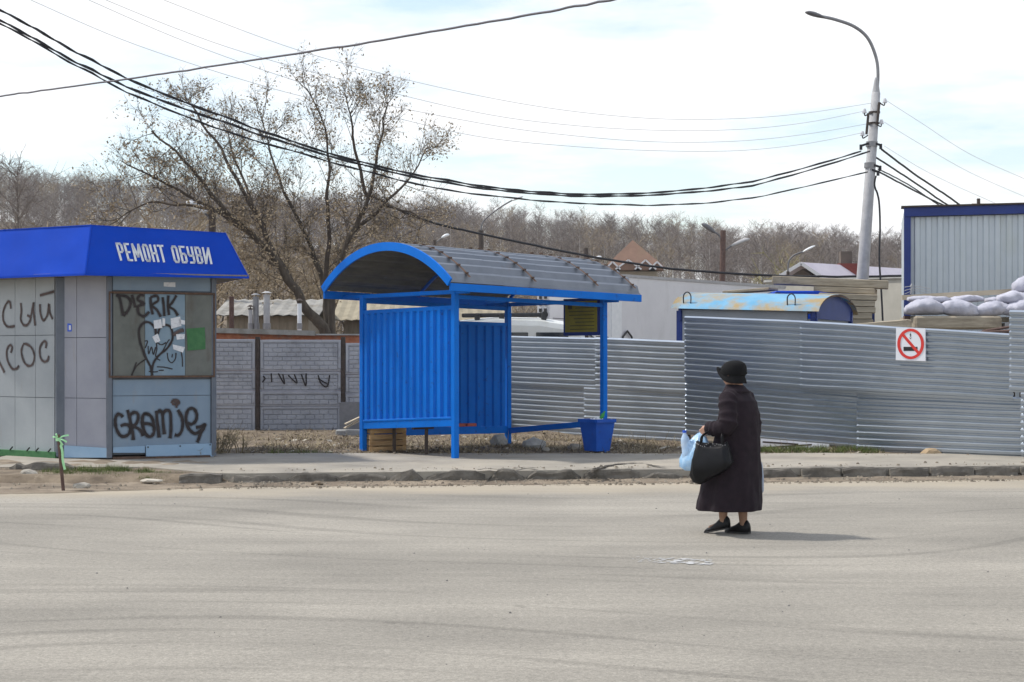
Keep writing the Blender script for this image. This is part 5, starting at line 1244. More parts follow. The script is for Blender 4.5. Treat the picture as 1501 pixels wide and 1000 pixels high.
thin = [([(180, -25), (240, 0), (420, 68), (560, 108), (700, 140), (830, 162), (960, 174), (1080, 174), (1180, 166), (1285, 150)], 'uppermost thin wire running from the top left to the lamp pole'),
        ([(100, -28), (155, 0), (330, 68), (520, 122), (700, 165), (830, 183), (960, 191), (1080, 190), (1180, 180), (1267, 163)], 'second thin wire down running to the lamp pole'),
        ([(80, -25), (130, 0), (300, 72), (500, 138), (700, 180), (830, 198), (960, 208), (1080, 207), (1180, 197), (1275, 181)], 'third thin wire down running to the lamp pole'),
        ([(-20, -30), (45, 0), (200, 66), (400, 130), (560, 168), (700, 200), (830, 214), (960, 221), (1080, 221), (1180, 211), (1263, 195)], 'lowest thin wire running from the top left to the lamp pole')]
for p_, lb_ in thin: wire(p_, (-12, 24), (PX, PY), .0048, lb_, 'wire_thin', name='overhead_wire', group='thin overhead wires')
far = (14.2, 46.0)
for p_, r, lb_ in [([(1292, 219), (1320, 240), (1350, 262), (1385, 285), (1412, 304), (1440, 322)], .024, 'upper thick cable running down right from the pole to the steel shed'),
               ([(1284, 231), (1320, 254), (1350, 274), (1380, 295), (1396, 304), (1430, 322)], .022, 'middle thick cable running down right from the pole to the steel shed'),
               ([(1288, 252), (1315, 266), (1345, 282), (1372, 296), (1390, 304), (1420, 320)], .022, 'lower thick cable running down right from the pole to the steel shed'),
               ([(1287, 248), (1310, 259), (1340, 276), (1366, 294), (1382, 304), (1410, 322)], .016, 'lowest cable running down right from the pole to the steel shed')]:
    wire(p_, (PX, PY), far, r, lb_, wob=.01)
for p_, lb_ in [([(1300, 148), (1350, 180), (1420, 225), (1501, 262), (1560, 288)], 'upper thin wire leaving the pole to the right'), ([(1296, 179), (1350, 212), (1420, 252), (1501, 288), (1560, 312)], 'lower thin wire leaving the pole to the right'),
             ([(1296, 214), (1350, 247), (1400, 272), (1445, 292), (1490, 312)], 'faint thin wire leaving the pole towards the brown roof')]:
    wire(p_, (PX, PY), (22, 44), .0048, lb_, 'wire_thin', name='overhead_wire', group='thin overhead wires')
wire([(540, 285), (590, 310), (640, 328), (705, 343), (780, 359), (860, 375), (960, 391), (1057, 400), (1160, 405), (1250, 405.5), (1345, 404)], (-3.6, 41), (9.6, 41), .03, 'low black cable crossing in front of the wooded hill and roofs', wob=.015)
wire([(1284, 258), (1282, 272), (1288, 292), (1290, 330), (1289, 380), (1292, 430), (1294, 470)], (PX, PY - .25), (PX + 1, PY - .25), .022, 'black cable hanging down beside the lamp pole', wob=.02)

def street_lamp(base_px, D, pole_top, arms, label, r=.07, mat='post_dark'):
    root = thing('street_lamp', label, 'street lamp', (P(base_px, 0, D).x, D, ground_z(P(base_px, 0, D).x, D)), 'street lamps beyond the fences')
    x0 = P(base_px, 0, D); m = MB(); top = P(pole_top[0], pole_top[1], D); m.tube([Vector((x0.x, D, ground_z(x0.x, D) - .1)), top], [r * 1.25, r], 10); m.build('post', mat, root)
    for pts, hp, hq, hm, hs in arms:
        m = MB(); m.tube(catmull([P(x, y, D) for x, y in pts], 5), .032, 8); m.build('arm', 'lamp_dark', root, smooth=True)
        L = (P(*hp, D) - P(*hq, D)).length; lamp_head(root, P(*hp, D), P(*hq, D), L * .42, L * hs, hm)
    return root
street_lamp(312, 42, (311, 305), [([(311, 322), (306, 318), (301, 313)], (303, 313), (273, 296), 'lamp_white', .5)], 'white lamp head on a dark post above the kiosk roof', .09)
street_lamp(705, 70, (705, 338), [([(705, 350), (706, 330), (715, 318), (735, 303), (752, 293)], (750, 294.5), (767, 288), 'lamp_white', .3)], 'street lamp with long slanting arm rising above the shelter roof', .11)
street_lamp(637, 100, (637, 352), [([(637, 365), (640, 355), (648, 349)], (647, 349), (659, 344), 'lamp_white', .5)], 'small distant lamp with white head left of the shelter roof peak', .1)
street_lamp(859, 85, (859, 364), [([(859, 392), (864, 383), (870, 380)], (869, 380), (882, 376.5), 'lamp_white', .4), ([(859, 394), (853, 391), (850, 390)], (852, 391), (843, 388), 'lamp_white', .5)], 'short dark post with a white lamp head beside the brown pyramid roof', .12)
street_lamp(1056, 58, (1060, 338), [([(1056, 372), (1057, 352), (1052, 343), (1047, 341)], (1048.5, 342), (1028, 328), 'lamp_dark', .4), ([(1058, 385), (1061, 370), (1070, 362), (1074, 360)], (1072, 361), (1099, 350.5), 'pole_concrete', .3)], 'rusty post with one dark and one silver lamp head', .10, 'stake_rust')
street_lamp(1155, 62, (1155, 398), [([(1155, 402), (1156, 385), (1163, 375), (1178, 369)], (1176, 370), (1195, 360.5), 'lamp_white', .22)], 'street lamp with curved arm before the lilac roofed house', .06)

# ================================================================== HOUSES BEYOND
def gz(x, y): return ground_z(x, y)
hx = P(931, 0, 95)
h1 = thing('house', 'house with brown pyramid roof and small white-edged gables', 'house', (hx.x, 97, gz(hx.x, 97)))
ze, zp = P(0, 392, 95).z, P(0, 352, 97).z; hw = 1.55
bz = gz(hx.x, 97)
m = MB(); m.box(Vector((hx.x, 97, (ze + bz) / 2 - .2)), (hw * 2 - .4, hw * 2 - .4, ze - bz)); m.build('wall', 'house_cream', h1)
m = MB(); e_ = hw + .1; q = [Vector((hx.x - e_ * 1.1, 97 - e_, ze)), Vector((hx.x + e_ * 1.1, 97 - e_, ze)), Vector((hx.x + e_ * 1.1, 97 + e_, ze)), Vector((hx.x - e_ * 1.1, 97 + e_, ze))]; ap = Vector((hx.x, 97, zp))
m.add(q + [ap], [(0, 1, 4), (1, 2, 4), (2, 3, 4), (3, 0, 4), (3, 2, 1, 0)]); m.build('roof', 'roof_brown', h1)
for px, w_ in ((898, .45), (921, .75), (946, .62), (963, .45)):
    c = P(px, 392, 94.6); h_ = .32 if w_ < .5 else .42
    m = MB(); m.poly_prism([c + Vector((-w_, 0, -.15)), c + Vector((w_, 0, -.15)), c + Vector((0, 0, h_ - .05))], (0, 1.6, 0)); gb = m.build('dormer_gable', 'roof_brown', h1)
    m = MB(); m.bar(c + Vector((-w_, -.05, -.12)), c + Vector((0, -.05, h_)), .06, .09); m.bar(c + Vector((w_, -.05, -.12)), c + Vector((0, -.05, h_)), .06, .09); m.build('barge_board', 'trim_white', gb)
# lilac roof house
h2c = P(1215, 0, 80); b2z = gz(h2c.x, 80)
h2 = thing('house', 'house with pale lilac metal roof and dark gable', 'house', (h2c.x, 80, b2z))
g0, g1, gp = P(1138, 408, 78), P(1206, 410, 78), P(1172, 387.5, 78)
back = Vector((6.2, 5.5, 0))
m = MB(); m.poly_prism([Vector((g0.x + .2, 78.1, b2z)), Vector((g1.x - .2, 78.1, b2z)), g1 + Vector((-.2, .1, -.02)), gp + Vector((0, .1, -.12)), g0 + Vector((.2, .1, -.02))], back * .95); m.build('wall', 'house_dark', h2)
for e_ in (g0, g1):
    d_ = (e_ - gp); m = MB(); q = [gp, e_ + d_ * .12, e_ + d_ * .12 + back, gp + back]
    m.poly_prism([p + Vector((0, -.35, .0)) for p in q], (0, 0, .08)); m.build('roof_slope', 'roof_lilac', h2)
    m = MB(); m.bar(gp + Vector((0, -.4, .02)), e_ + d_ * .12 + Vector((0, -.4, .02)), .06, .16); m.build('barge_board', 'trim_white', h2)
c = P(1246, 398, 79.5); m = MB(); m.box(Vector((c.x, 80, c.z - .4)), (1.0, .7, 1.6)); m.build('chimney', 'bench_red', h2); m = MB(); m.box(Vector((c.x - .1, 80.1, c.z + .55)), (.55, .5, .9)); m.build('chimney', 'house_dark', h2)
# brown roof beyond the steel shed
h3c = P(1500, 0, 62); b3 = gz(h3c.x, 62)
h3 = thing('house', 'house with reddish brown roof showing above the steel shed', 'house', (h3c.x, 62, b3))
r0, r1 = P(1428, 306, 60), P(1447, 294, 62); zt3, ze3 = r1.z, r0.z
m = MB(); m.box(Vector((r0.x + 4.2, 64, (ze3 + b3) / 2 - .1)), (8, 6, ze3 - b3)); m.build('wall', 'house_cream', h3)
m = MB(); m.add([(r0.x, 60, ze3), (r0.x + 8.6, 60, ze3), (r0.x + 8.6, 68, ze3), (r0.x, 68, ze3), (r1.x, 64, zt3 + .08), (r0.x + 8.6, 64, zt3 + .08)], [(0, 1, 5, 4), (3, 0, 4), (2, 3, 4, 5), (1, 2, 5), (3, 2, 1, 0)]); m.build('roof', 'roof_brown', h3)
m = MB(); m.tube([(r1.x + .1, 63.5, zt3 - .2), (r1.x + .1, 63.5, zt3 + .22)], .07, 8); m.build('flue', 'post_dark', h3)
m = MB(); m.box(Vector((P(1462, 0, 62).x, 61.8, ze3 + .17)), (.8, .5, .05)); m.build('roof_window', 'trim_white', h3)
# ================================================================== TREES
def rvec(): return Vector((random.gauss(0, 1), random.gauss(0, 1), random.gauss(0, 1))).normalized()
# ---- the leaning ash-leaved maple behind the brick wall
random.seed(21)
TD = 38.0
tree = thing('maple_tree', 'leaning bare tree hung with dry tan seed clusters behind the brick wall', 'tree', (P(483, 0, TD).x, TD, .2))
def limb(pts, d0, d1): 
    n = len(pts); return [P(x, y, TD + d0 + (d1 - d0) * i / (n - 1)) for i, (x, y) in enumerate(pts)]
limbs = [(limb([(484, 520), (474, 480), (452, 458), (428, 418), (402, 378), (368, 342), (332, 312), (300, 270), (266, 232), (222, 192)], 0, -2.0), .155, .016),
         (limb([(486, 520), (480, 470), (474, 420), (458, 368), (440, 328), (412, 270), (394, 215), (384, 175)], .1, 1.2), .10, .012),
         (limb([(488, 520), (486, 445), (496, 392), (516, 342), (540, 290), (552, 232), (562, 185), (566, 150)], .1, -.6), .10, .012),
         (limb([(475, 420), (482, 362), (480, 300), (482, 235), (474, 180), (450, 130)], .2, .8), .07, .012),
         (limb([(516, 342), (560, 302), (600, 262), (628, 215)], -.1, 1.5), .06, .012),
         (limb([(404, 380), (374, 312), (330, 232), (292, 172), (270, 140)], -.9, .5), .07, .012),
         (limb([(368, 342), (300, 300), (240, 268), (178, 236)], -1.1, -2.5), .06, .012),
         (limb([(428, 418), (384, 332), (352, 252), (328, 182)], -.7, 1.8), .07, .012),
         (limb([(332, 312), (270, 300), (210, 300), (160, 330)], -1.4, -.4), .045, .010),
         (limb([(540, 290), (520, 220), (515, 175), (505, 140)], -.3, -1.5), .05, .010),
         (limb([(560, 302), (600, 310), (630, 330)], .5, -.6), .035, .010)]
tr, br_, kk = MB(), MB(), MB()
for i, (pts, r0, r1) in enumerate(limbs):
    q = catmull(pts, 5); n = len(q)
    q = [p + Vector((nz3(j * .4, i, 1), nz3(j * .4, i, 2), nz3(j * .4, i, 3))) * .06 for j, p in enumerate(q)]
    (tr if i < 3 else br_).tube(q, [r0 + (r1 - r0) * (j / (n - 1)) ** .8 for j in range(n)], 9 if i < 3 else 6)
    limbs[i] = (q, r0, r1)
def keys(p, n=3, s_=1.0):
    for _ in range(n):
        c = p + rvec() * .12 * s_ - Vector((0, 0, random.uniform(.0, .16))); a = rvec() * random.uniform(.016, .034) * s_; b = (a.cross(rvec())).normalized() * random.uniform(.008, .018) * s_
        kk.add([c - a - b, c + a - b, c + a + b, c - a + b], [(0, 1, 2, 3)])
def twig(p, d, L, r, lvl):
    n = 4; q = [p]; dd = d.copy()
    for i in range(n):
        dd = (dd + rvec() * .22 + Vector((0, 0, .10 if lvl < 2 else -.04))).normalized(); q.append(q[-1] + dd * L / n)
    br_.tube(q, [r * .8 * (1 - .75 * i / n) for i in range(n + 1)], 4 if lvl == 0 else 3, cap=False)
    if lvl < 2:
        k = random.randint(8, 11) if lvl == 0 else random.randint(4, 6)
        for _ in range(k):
            t = random.uniform(.2, 1.0) * n; i = min(int(t), n - 1); pp = q[i].lerp(q[i + 1], t - i)
            twig(pp, (dd + rvec() * .95).normalized(), L * random.uniform(.32, .6), r * .5, lvl + 1)
    if lvl >= 1 and random.random() < .5:
        for i in range(1, n + 1):
            if random.random() < .22 + .22 * (q[i].z < 5.2): keys(q[i], random.randint(1, 3))
for i, (q, r0, r1) in enumerate(limbs):
    n = len(q); k = int(sum((q[j + 1] - q[j]).length for j in range(n - 1)) * 5.0)
    for _ in range(k):
        t = random.uniform(.28 if i < 3 else .08, 1.0) * (n - 1); j = min(int(t), n - 2); p = q[j].lerp(q[j + 1], t - j); d = (q[j + 1] - q[j]).normalized()
        twig(p, (d * .6 + rvec() * .8 + Vector((0, 0, .15))).normalized(), random.uniform(.7, 1.6) * (1.1 - .45 * t / (n - 1)), .0135, 0)
tr.build('trunk', 'bark', tree, smooth=True); br_.build('branches', 'twig', tree); kk.build('seed_clusters', 'maple_keys', tree)

# ---- wooded hillside: prototype trees
def make_tree(seed, h, spread, nbr, trunk_r, drop=.25, ntw=7, tw=.055, up=.8, multi=1, bare=.25):
    rn = random.Random(seed); tv, tf, tm = [], [], []
    def rv(): return Vector((rn.gauss(0, 1), rn.gauss(0, 1), rn.gauss(0, 1))).normalized()
    def strip(a, b, wa, wb, mi):
        d = (b - a).normalized(); e = d.cross(rv()).normalized(); k = len(tv)
        tv.extend([a - e * wa, a + e * wa, b + e * wb, b - e * wb]); tf.append((k, k + 1, k + 2, k + 3)); tm.append(mi)
    for s_ in range(multi):
        lean = Vector((rn.uniform(-.06, .06), rn.uniform(-.06, .06), 1)) if multi == 1 else Vector((rn.uniform(-.35, .35), rn.uniform(-.35, .35), 1))
        hh = h * rn.uniform(.85, 1); top = lean * hh; mid = top * .5 + Vector((rn.uniform(-.2, .2), rn.uniform(-.2, .2), 0)); pts = [Vector((0, 0, -.4)), mid, top]; rs = [trunk_r, trunk_r * .65, trunk_r * .12]
        for i in range(2):
            for k in range(3):
                a0, a1 = 2.094 * k, 2.094 * (k + 1); b0 = len(tv)
                for p, r in ((pts[i], rs[i]), (pts[i + 1], rs[i + 1])):
                    tv.extend([p + Vector((math.cos(a0), math.sin(a0), 0)) * r, p + Vector((math.cos(a1), math.sin(a1), 0)) * r])
                tf.append((b0, b0 + 1, b0 + 3, b0 + 2)); tm.append(0)
        for j in range(nbr // multi):
            t = bare + (1 - bare) * (rn.random() ** .8); p = (pts[0].lerp(mid, t * 2) if t < .5 else mid.lerp(top, t * 2 - 1)); a = rn.uniform(0, 6.283)
            L = spread * (.40 + .62 * math.sin(math.pi * min(1, t * .88))) * rn.uniform(.45, 1.1); d = Vector((math.cos(a), math.sin(a), up * rn.uniform(.5, 1.4) * (1.15 - .4 * t))).normalized(); q = p + d * L
            strip(p, q, tw * .55, tw * .3, 1)
            for _ in range(ntw):
                u = rn.uniform(.25, 1); o = p.lerp(q, u); e = (d * .5 + rv() * .9 + Vector((0, 0, .45 - drop))).normalized(); l2 = L * rn.uniform(.25, .55); q2 = o + e * l2
                strip(o, q2, tw * .34, tw * .12, 1)
                if rn.random() < .5: strip(o.lerp(q2, .5), o.lerp(q2, .5) + (e + rv() * .8).normalized() * l2 * .6, tw * .26, tw * .08, 1)
    return [tuple(p) for p in tv], tf, tm
protos = [make_tree(100 + i, 11.5 + .7 * (i % 3), 2.7 + .4 * (i % 2), 42, .075, ntw=7, tw=.052, up=1.15, bare=.18) for i in range(6)]
rn = random.Random(77)
def proto_mesh(name, pr, mats):
    me = bpy.data.meshes.new(name); me.from_pydata(pr[0], [], pr[1])
    for mm in mats: me.materials.append(MATS[mm])
    me.polygons.foreach_set('material_index', pr[2]); me.update(); return me
# mass of the wood as one object
pv = [np.array(p[0]) for p in protos]; pf = [np.array(p[1]) for p in protos]; pm = [np.array(p[2]) for p in protos]
V_, F_, M_ = [], [], []; base = 0; cnt = 0
while cnt < 2300:
    y = 132 + 150 * rn.random() ** .9; x = rn.uniform(-1, 1) * (.335 * y + 10)
    k = rn.randrange(6); s_ = rn.uniform(.54, .72) * (1 + .08 * nz3(x * .05, y * .05, 2)); a = rn.uniform(0, 6.28); c_, sn_ = math.cos(a) * s_, math.sin(a) * s_
    v0 = pv[k]; vv = np.empty_like(v0); vv[:, 0] = v0[:, 0] * c_ - v0[:, 1] * sn_ + x; vv[:, 1] = v0[:, 0] * sn_ + v0[:, 1] * c_ + y; vv[:, 2] = v0[:, 2] * s_ + hill(x, y)
    mi = pm[k].copy(); birch = rn.random()
    if birch < .20: mi[mi == 0] = 2
    tan = rn.random() < .16
    if tan: mi[mi == 1] = 3
    V_.append(vv); F_.append(pf[k] + base); M_.append(mi); base += len(v0); cnt += 1
Vn, Fn, Mn = np.concatenate(V_), np.concatenate(F_), np.concatenate(M_)
me = bpy.data.meshes.new('woodland'); me.vertices.add(len(Vn)); me.vertices.foreach_set('co', Vn.astype(np.float32).ravel())
me.loops.add(Fn.size); me.loops.foreach_set('vertex_index', Fn.astype(np.int32).ravel()); me.polygons.add(len(Fn))
me.polygons.foreach_set('loop_start', np.arange(0, Fn.size, 4, dtype=np.int32)); me.polygons.foreach_set('material_index', Mn.astype(np.int32))
for mm in ('forest_trunk', 'forest_twig', 'forest_birch', 'forest_twig_tan'): me.materials.append(MATS[mm])
me.update(calc_edges=True); me.validate()
wood = bpy.data.objects.new('woodland', me); C.objects.link(wood); tag(wood, 'dense mass of bare grey-brown trees covering the far hillside', 'woodland', kind='stuff')
# front row: single trees standing before the mass
fm = [proto_mesh('hillside_tree', p, ('forest_trunk', 'forest_twig')) for p in protos]
fb2 = [proto_mesh('hillside_birch', p, ('forest_birch', 'forest_twig')) for p in protos[:3]]
def place(me_, name, x, y, s_, label, cat, group=None):
    o = bpy.data.objects.new(name, me_); C.objects.link(o); o.location = (x, y, ground_z(x, y) - .05); o.scale = (s_, s_, s_); o.rotation_euler = (0, 0, rn.uniform(0, 6.28)); return tag(o, label, cat, group)
for i in range(44):
    y = rn.uniform(118, 136); x = (-1 + 2 * (i + rn.uniform(.1, .9)) / 44) * (.335 * y)
    place(fm[i % 6], 'hillside_tree', x, y, rn.uniform(.40, .56) * (1 - .003 * max(0, x)), 'bare grey-brown tree in the front row of the wooded hillside', 'tree', 'front row trees of the wooded hillside')
for px, D, s_, lb_ in ((1110, 104, .52, 'slim white-trunked birch left of the lilac roofed house'), (1205, 112, .6, 'pale birch with spreading top above the lilac roof'), (655, 120, .72, 'white-trunked birch left of the slanting lamp arm'), (800, 118, .66, 'pale birch above the middle of the shelter roof')):
    q = P(px, 0, D); place(fb2[int(D) % 3], 'birch_tree', q.x, D, s_, lb_, 'tree')
q = P(32, 0, 84); tl_ = make_tree(501, 12.4, 2.6, 90, .09, ntw=10, tw=.04, up=1.0, multi=1, bare=.3)
place(proto_mesh('tall_tree', tl_, ('twig', 'forest_twig')), 'tall_tree', q.x, 84, 1.0, 'tall thin tree rising above the wood at the left edge', 'tree')
# shrubs and thickets nearer by
sh = [make_tree(300 + i, 4.2, 1.9, 46, .05, drop=.3, ntw=9, tw=.04, up=.9, multi=5, bare=.1) for i in range(3)]
sm_ = [proto_mesh('bare_shrub', p, ('twig', 'forest_twig_tan')) for p in sh]; so_ = [proto_mesh('olive_shrub', p, ('twig', 'olive_twig')) for p in sh]
rn = random.Random(9)
for i, (px, D, s_) in enumerate(((120, 48, 1.25), (170, 52, 1.3), (215, 46, 1.15), (262, 50, 1.3), (318, 47, 1.05), (352, 54, 1.25), (395, 49, 1.0), (430, 56, 1.2), (520, 50, 1.1), (556, 53, 1.25), (592, 50, 1.2), (632, 57, 1.15), (40, 56, 1.2), (672, 62, 1.0), (80, 60, 1.3), (460, 60, 1.3), (292, 62, 1.4), (500, 66, 1.3))):
    q = P(px, 0, D); place(sm_[i % 3], 'bare_shrub', q.x, D, s_, 'tan leafless shrub in the thicket behind the sheds', 'shrub', 'tan shrubs of the thicket')
for i, (px, D, s_, lb_) in enumerate(((1168, 92, 1.5, 'olive-tinged shrub left of the lilac roof'), (1205, 96, 1.6, 'olive-tinged shrub behind the lilac roof ridge'), (1238, 94, 1.35, 'olive-tinged shrub behind the red chimney'))):
    q = P(px, 0, D); place(so_[i % 3], 'olive_shrub', q.x, D, s_, lb_, 'shrub', 'olive shrubs by the lilac house')
for i, (px, D, s_) in enumerate(((730, 88, 1.1), (775, 92, 1.2), (825, 90, 1.1), (985, 96, 1.2), (1030, 90, 1.1), (1080, 94, 1.0), (1300, 84, 1.1))):
    q = P(px, 0, D); place(sm_[i % 3], 'bare_shrub', q.x, D, s_, 'tan leafless shrub at the foot of the wooded hillside', 'shrub', 'tan shrubs under the hill')

# dead weeds beside the kiosk
random.seed(4)
for px, D, n_, hgt, lb_ in ((322, 24.55, 46, .42, 'clump of dead brown weed stalks at the corner of the kiosk'), (352, 24.9, 16, .25, 'thin dead weed stalks right of the kiosk'), (303, 23.65, 9, .16, 'few dry stalks against the blue skirt board')):
    c = P(px, 0, D); c.z = topz(c.x, D); m = MB()
    for i in range(n_):
        a = random.uniform(0, 6.28); d = Vector((math.cos(a) * .45, math.sin(a) * .45, 1)).normalized(); p = c + Vector((math.cos(a), math.sin(a), 0)) * random.uniform(0, .16); L = hgt * random.uniform(.5, 1.1)
        q = [p, p + d * L * .5, p + d * L + Vector((random.uniform(-.05, .05), random.uniform(-.05, .05), -.01))]; m.tube(q, [.005, .004, .002], 3, cap=False)
        for _ in range(4):
            s_ = p.lerp(q[2], random.uniform(.3, 1)); m.tube([s_, s_ + (d + rvec() * .9).normalized() * .1], [.003, .0015], 3, cap=False)
    tag(m.build('dead_weed', 'dry_grass', origin=c), lb_, 'weed')

# stake with green ribbon on the dirt bank
sp = GP(93, 716, .03)
stake = thing('marker_stake', 'thin rusty stake tied with a pale green ribbon on the dirt bank', 'stake', sp)
st = sp + Vector((-.062, .0, .645)); m = MB(); m.tube([sp - Vector((0, 0, .04)), st], .021, 8); m.build('rod', 'stake_rust', stake)
m = MB(); k = st - Vector((0, 0, .06)); m.tube([k - Vector((0, 0, .02)), k + Vector((0, 0, .02))], .03, 10)
for dv in ((.13, -.02, .05), (.11, -.03, -.03), (-.06, -.02, .03), (-.02, -.03, .07), (.06, -.02, -.07)):
    e = k + Vector(dv); q = catmull([k, k.lerp(e, .5) + Vector((0, -.02, .015)), e], 4); m.ribbon(q, [.014 + .01 * i / len(q) for i in range(len(q))], (0, -1, .3))
q = catmull([k, k + Vector((.05, -.02, -.12)), k + Vector((.06, -.02, -.25)), k + Vector((.085, -.02, -.36))], 4); m.ribbon(q, .028, (.2, -1, 0)); m.build('ribbon', 'ribbon_green', stake)
# ================================================================== WOMAN WALKING ACROSS THE ROAD
random.seed(11)
F = Vector((-.80, .60, 0)).normalized(); Lf = Vector((-F.y, F.x, 0))
PO = P(1081, 0, 14.72); PO.z = 0
def W(x, y, z): p = PO + F * x + Lf * y; return Vector((p.x, p.y, z))
def evaluated(mb, mods, mats, name):
    o = mb.build(name + '_tmp', mats, origin=(0, 0, 0))
    for ty, kw in mods:
        md = o.modifiers.new('m', ty)
        for a, b in kw.items(): setattr(md, a, b)
    dg = bpy.context.evaluated_depsgraph_get(); me = bpy.data.meshes.new_from_object(o.evaluated_get(dg)); bpy.data.objects.remove(o)
    return me
def finish(me, name, mats, parent=None, origin=None):
    me.name = name; me.materials.clear()
    for q in mats: me.materials.append(MATS[q])
    me.polygons.foreach_set('use_smooth', [True] * len(me.polygons))
    o0 = ORG[parent.name] if parent else Vector(origin); me.transform(Matrix.Translation(-o0))
    o = bpy.data.objects.new(name, me); C.objects.link(o)
    if parent: o.parent = parent
    else: o.location = o0
    ORG[o.name] = o0; return o
def ell(cx, cy, z, a, b, n=28, fold=0.0, ph=0.0, tilt=0.0):
    r = []
    for k in range(n):
        an = 2 * math.pi * k / n; f = 1 + fold * math.sin(7 * an + ph) + fold * .6 * math.sin(11 * an + 2 * ph + 1)
        r.append(W(cx + a * math.cos(an) * f, cy + b * math.sin(an) * f, z + tilt * math.cos(an)))
    return r
# --- body: one continuous surface (legs, trunk, arms with hands, neck, head)
b = MB()
def seg(pts, rs, n=12): b.tube([W(*p) for p in pts], rs, n)
# left foot is the forward, just landing one; right foot is behind it
LFT = dict(hip=(0, .09, .78), knee=(.09, .09, .44), ank=(.105, .075, .135), toe=(.24, .08, .04))
RGT = dict(hip=(0, -.09, .78), knee=(.0, -.07, .43), ank=(-.03, -.055, .095), toe=(.11, -.06, .03))
for q in (LFT, RGT):
    kn, an = Vector(q['knee']), Vector(q['ank'])
    seg([q['hip'], q['knee'], kn.lerp(an, .30), kn.lerp(an, .7), q['ank']], [.085, .060, .062, .043, .036])
    seg([q['ank'], tuple(Vector(q['ank']) - Vector((.02, 0, .045)))], [.038, .036]); seg([tuple(an - Vector((.01, 0, .04))), q['toe']], [.036, .026])
b.loft([ell(0, 0, z, a, c) for z, a, c in ((.70, .10, .16), (.80, .13, .17), (.95, .13, .16), (1.1, .12, .15), (1.22, .10, .155), (1.27, .06, .09), (1.30, .048, .052), (1.36, .048, .05))])
# head with face
bmh = bmesh.new(); bmesh.ops.create_uvsphere(bmh, u_segments=32, v_segments=24, radius=1.0); bmh.verts.index_update()
hv = []; HC = (.055, .0, 1.425)
for v_ in bmh.verts:
    x, y, z = v_.co; r = 1.0
    fx = max(0, x)
    px_ = .092 * x * (1 - .10 * max(0, -z)); py_ = .073 * y * (1 - .22 * max(0, -z) ** 1.5); pz_ = .112 * z
    px_ += .026 * math.exp(-((y / .17) ** 2 + ((z + .16) / .20) ** 2)) * (x > 0)            # nose
    px_ -= .010 * fx * (math.exp(-(((abs(y) - .38) / .16) ** 2 + ((z - .06) / .12) ** 2)))   # eye sockets
    px_ += .007 * fx * math.exp(-((y / .30) ** 2 + ((z + .50) / .08) ** 2)) - .006 * fx * math.exp(-((y / .32) ** 2 + ((z + .57) / .035) ** 2))   # lips
    px_ += .012 * fx * math.exp(-((y / .3) ** 2 + ((z + .86) / .16) ** 2))                  # chin
    hv.append(W(HC[0] + px_, HC[1] + py_, HC[2] + pz_))
b.add(hv, [tuple(q.index for q in f.verts) for f in bmh.faces]); bmh.free()
for s_ in (-1, 1):   # ears
    seg([(HC[0] - .005, s_ * .068, 1.40), (HC[0] - .012, s_ * .080, 1.425), (HC[0] - .012, s_ * .078, 1.45)], [.012, .018, .012], 8)
# arms: left bent forward, right hanging
LS, LE, LW = (.0, .165, 1.235), (-.03, .235, .985), (.185, .215, .955)
RS, RE, RW = (.0, -.165, 1.235), (-.05, -.235, .965), (-.02, -.265, .745)
seg([LS, LE], [.05, .042]); seg([LE, LW], [.042, .027]); seg([RS, RE], [.05, .042]); seg([RE, RW], [.042, .027])
def hand(wr, fw, up, side, curl):
    """wr wrist, fw along the hand, up towards the thumb side, side palm normal (fingers curl this way)"""
    wr, fw, up, side = Vector(wr), Vector(fw).normalized(), Vector(up).normalized(), Vector(side).normalized()
    def H(a, u, s_): q = wr + fw * a + up * u + side * s_; return (q.x, q.y, q.z)
    seg([H(-.02, 0, 0), H(.02, 0, 0)], [.026, .026], 10)
    for u in (-.026, -.009, .009, .026): seg([H(.005, u * .6, 0), H(.045, u * .95, .0), H(.082, u, .002)], [.015, .0145, .0125], 8)
    for u, L in ((.029, .92), (.010, 1.0), (-.010, .95), (-.029, .76)):
        p = [Vector((.080, u, 0.0))]; an = 0
        for ln, c_ in ((.038, curl * .8), (.026, curl), (.02, curl * .7)):
            an += c_; p.append(p[-1] + Vector((math.cos(an) * ln * L, 0, math.sin(an) * ln * L)))
        seg([H(*q) for q in p], [.0098, .0094, .0088, .0072], 8)
    seg([H(.012, .022, .004), H(.040, .044, .016), H(.066, .046, .030), H(.084, .034, .040)], [.014, .0115, .0100, .0080], 8)
hand(LW, (.75, -.05, -.55), (.55, .0, .8), (-.2, -.95, -.1), 1.15)
hand(RW, (.05, 0, -1), (1, 0, .05), (0, 1, 0), 1.25)
me = evaluated(b, [('REMESH', dict(mode='VOXEL', voxel_size=.0062, use_smooth_shade=True)), ('SMOOTH', dict(factor=.5, iterations=3))], 'skin', 'person')
person = finish(me, 'person', ['skin', 'stocking'], origin=(PO.x, PO.y, 0))
cz_ = np.empty(len(me.polygons) * 3); me.polygons.foreach_get('center', cz_); me.polygons.foreach_set('material_index', (cz_[2::3] < .62).astype(np.int32))
# the right hand hangs below .62 and stays skin: separate by distance from the legs
pc = cz_.reshape(-1, 3); hw = W(*RW) - Vector((PO.x, PO.y, 0)); far_ = np.sqrt((pc[:, 0] - hw.x) ** 2 + (pc[:, 1] - hw.y) ** 2) < .10
mi = (pc[:, 2] < .62) & ~(far_ & (pc[:, 2] > .5)); me.polygons.foreach_set('material_index', mi.astype(np.int32))
tag(person, 'elderly woman in long dark coat and black hat walking away across the road', 'person')

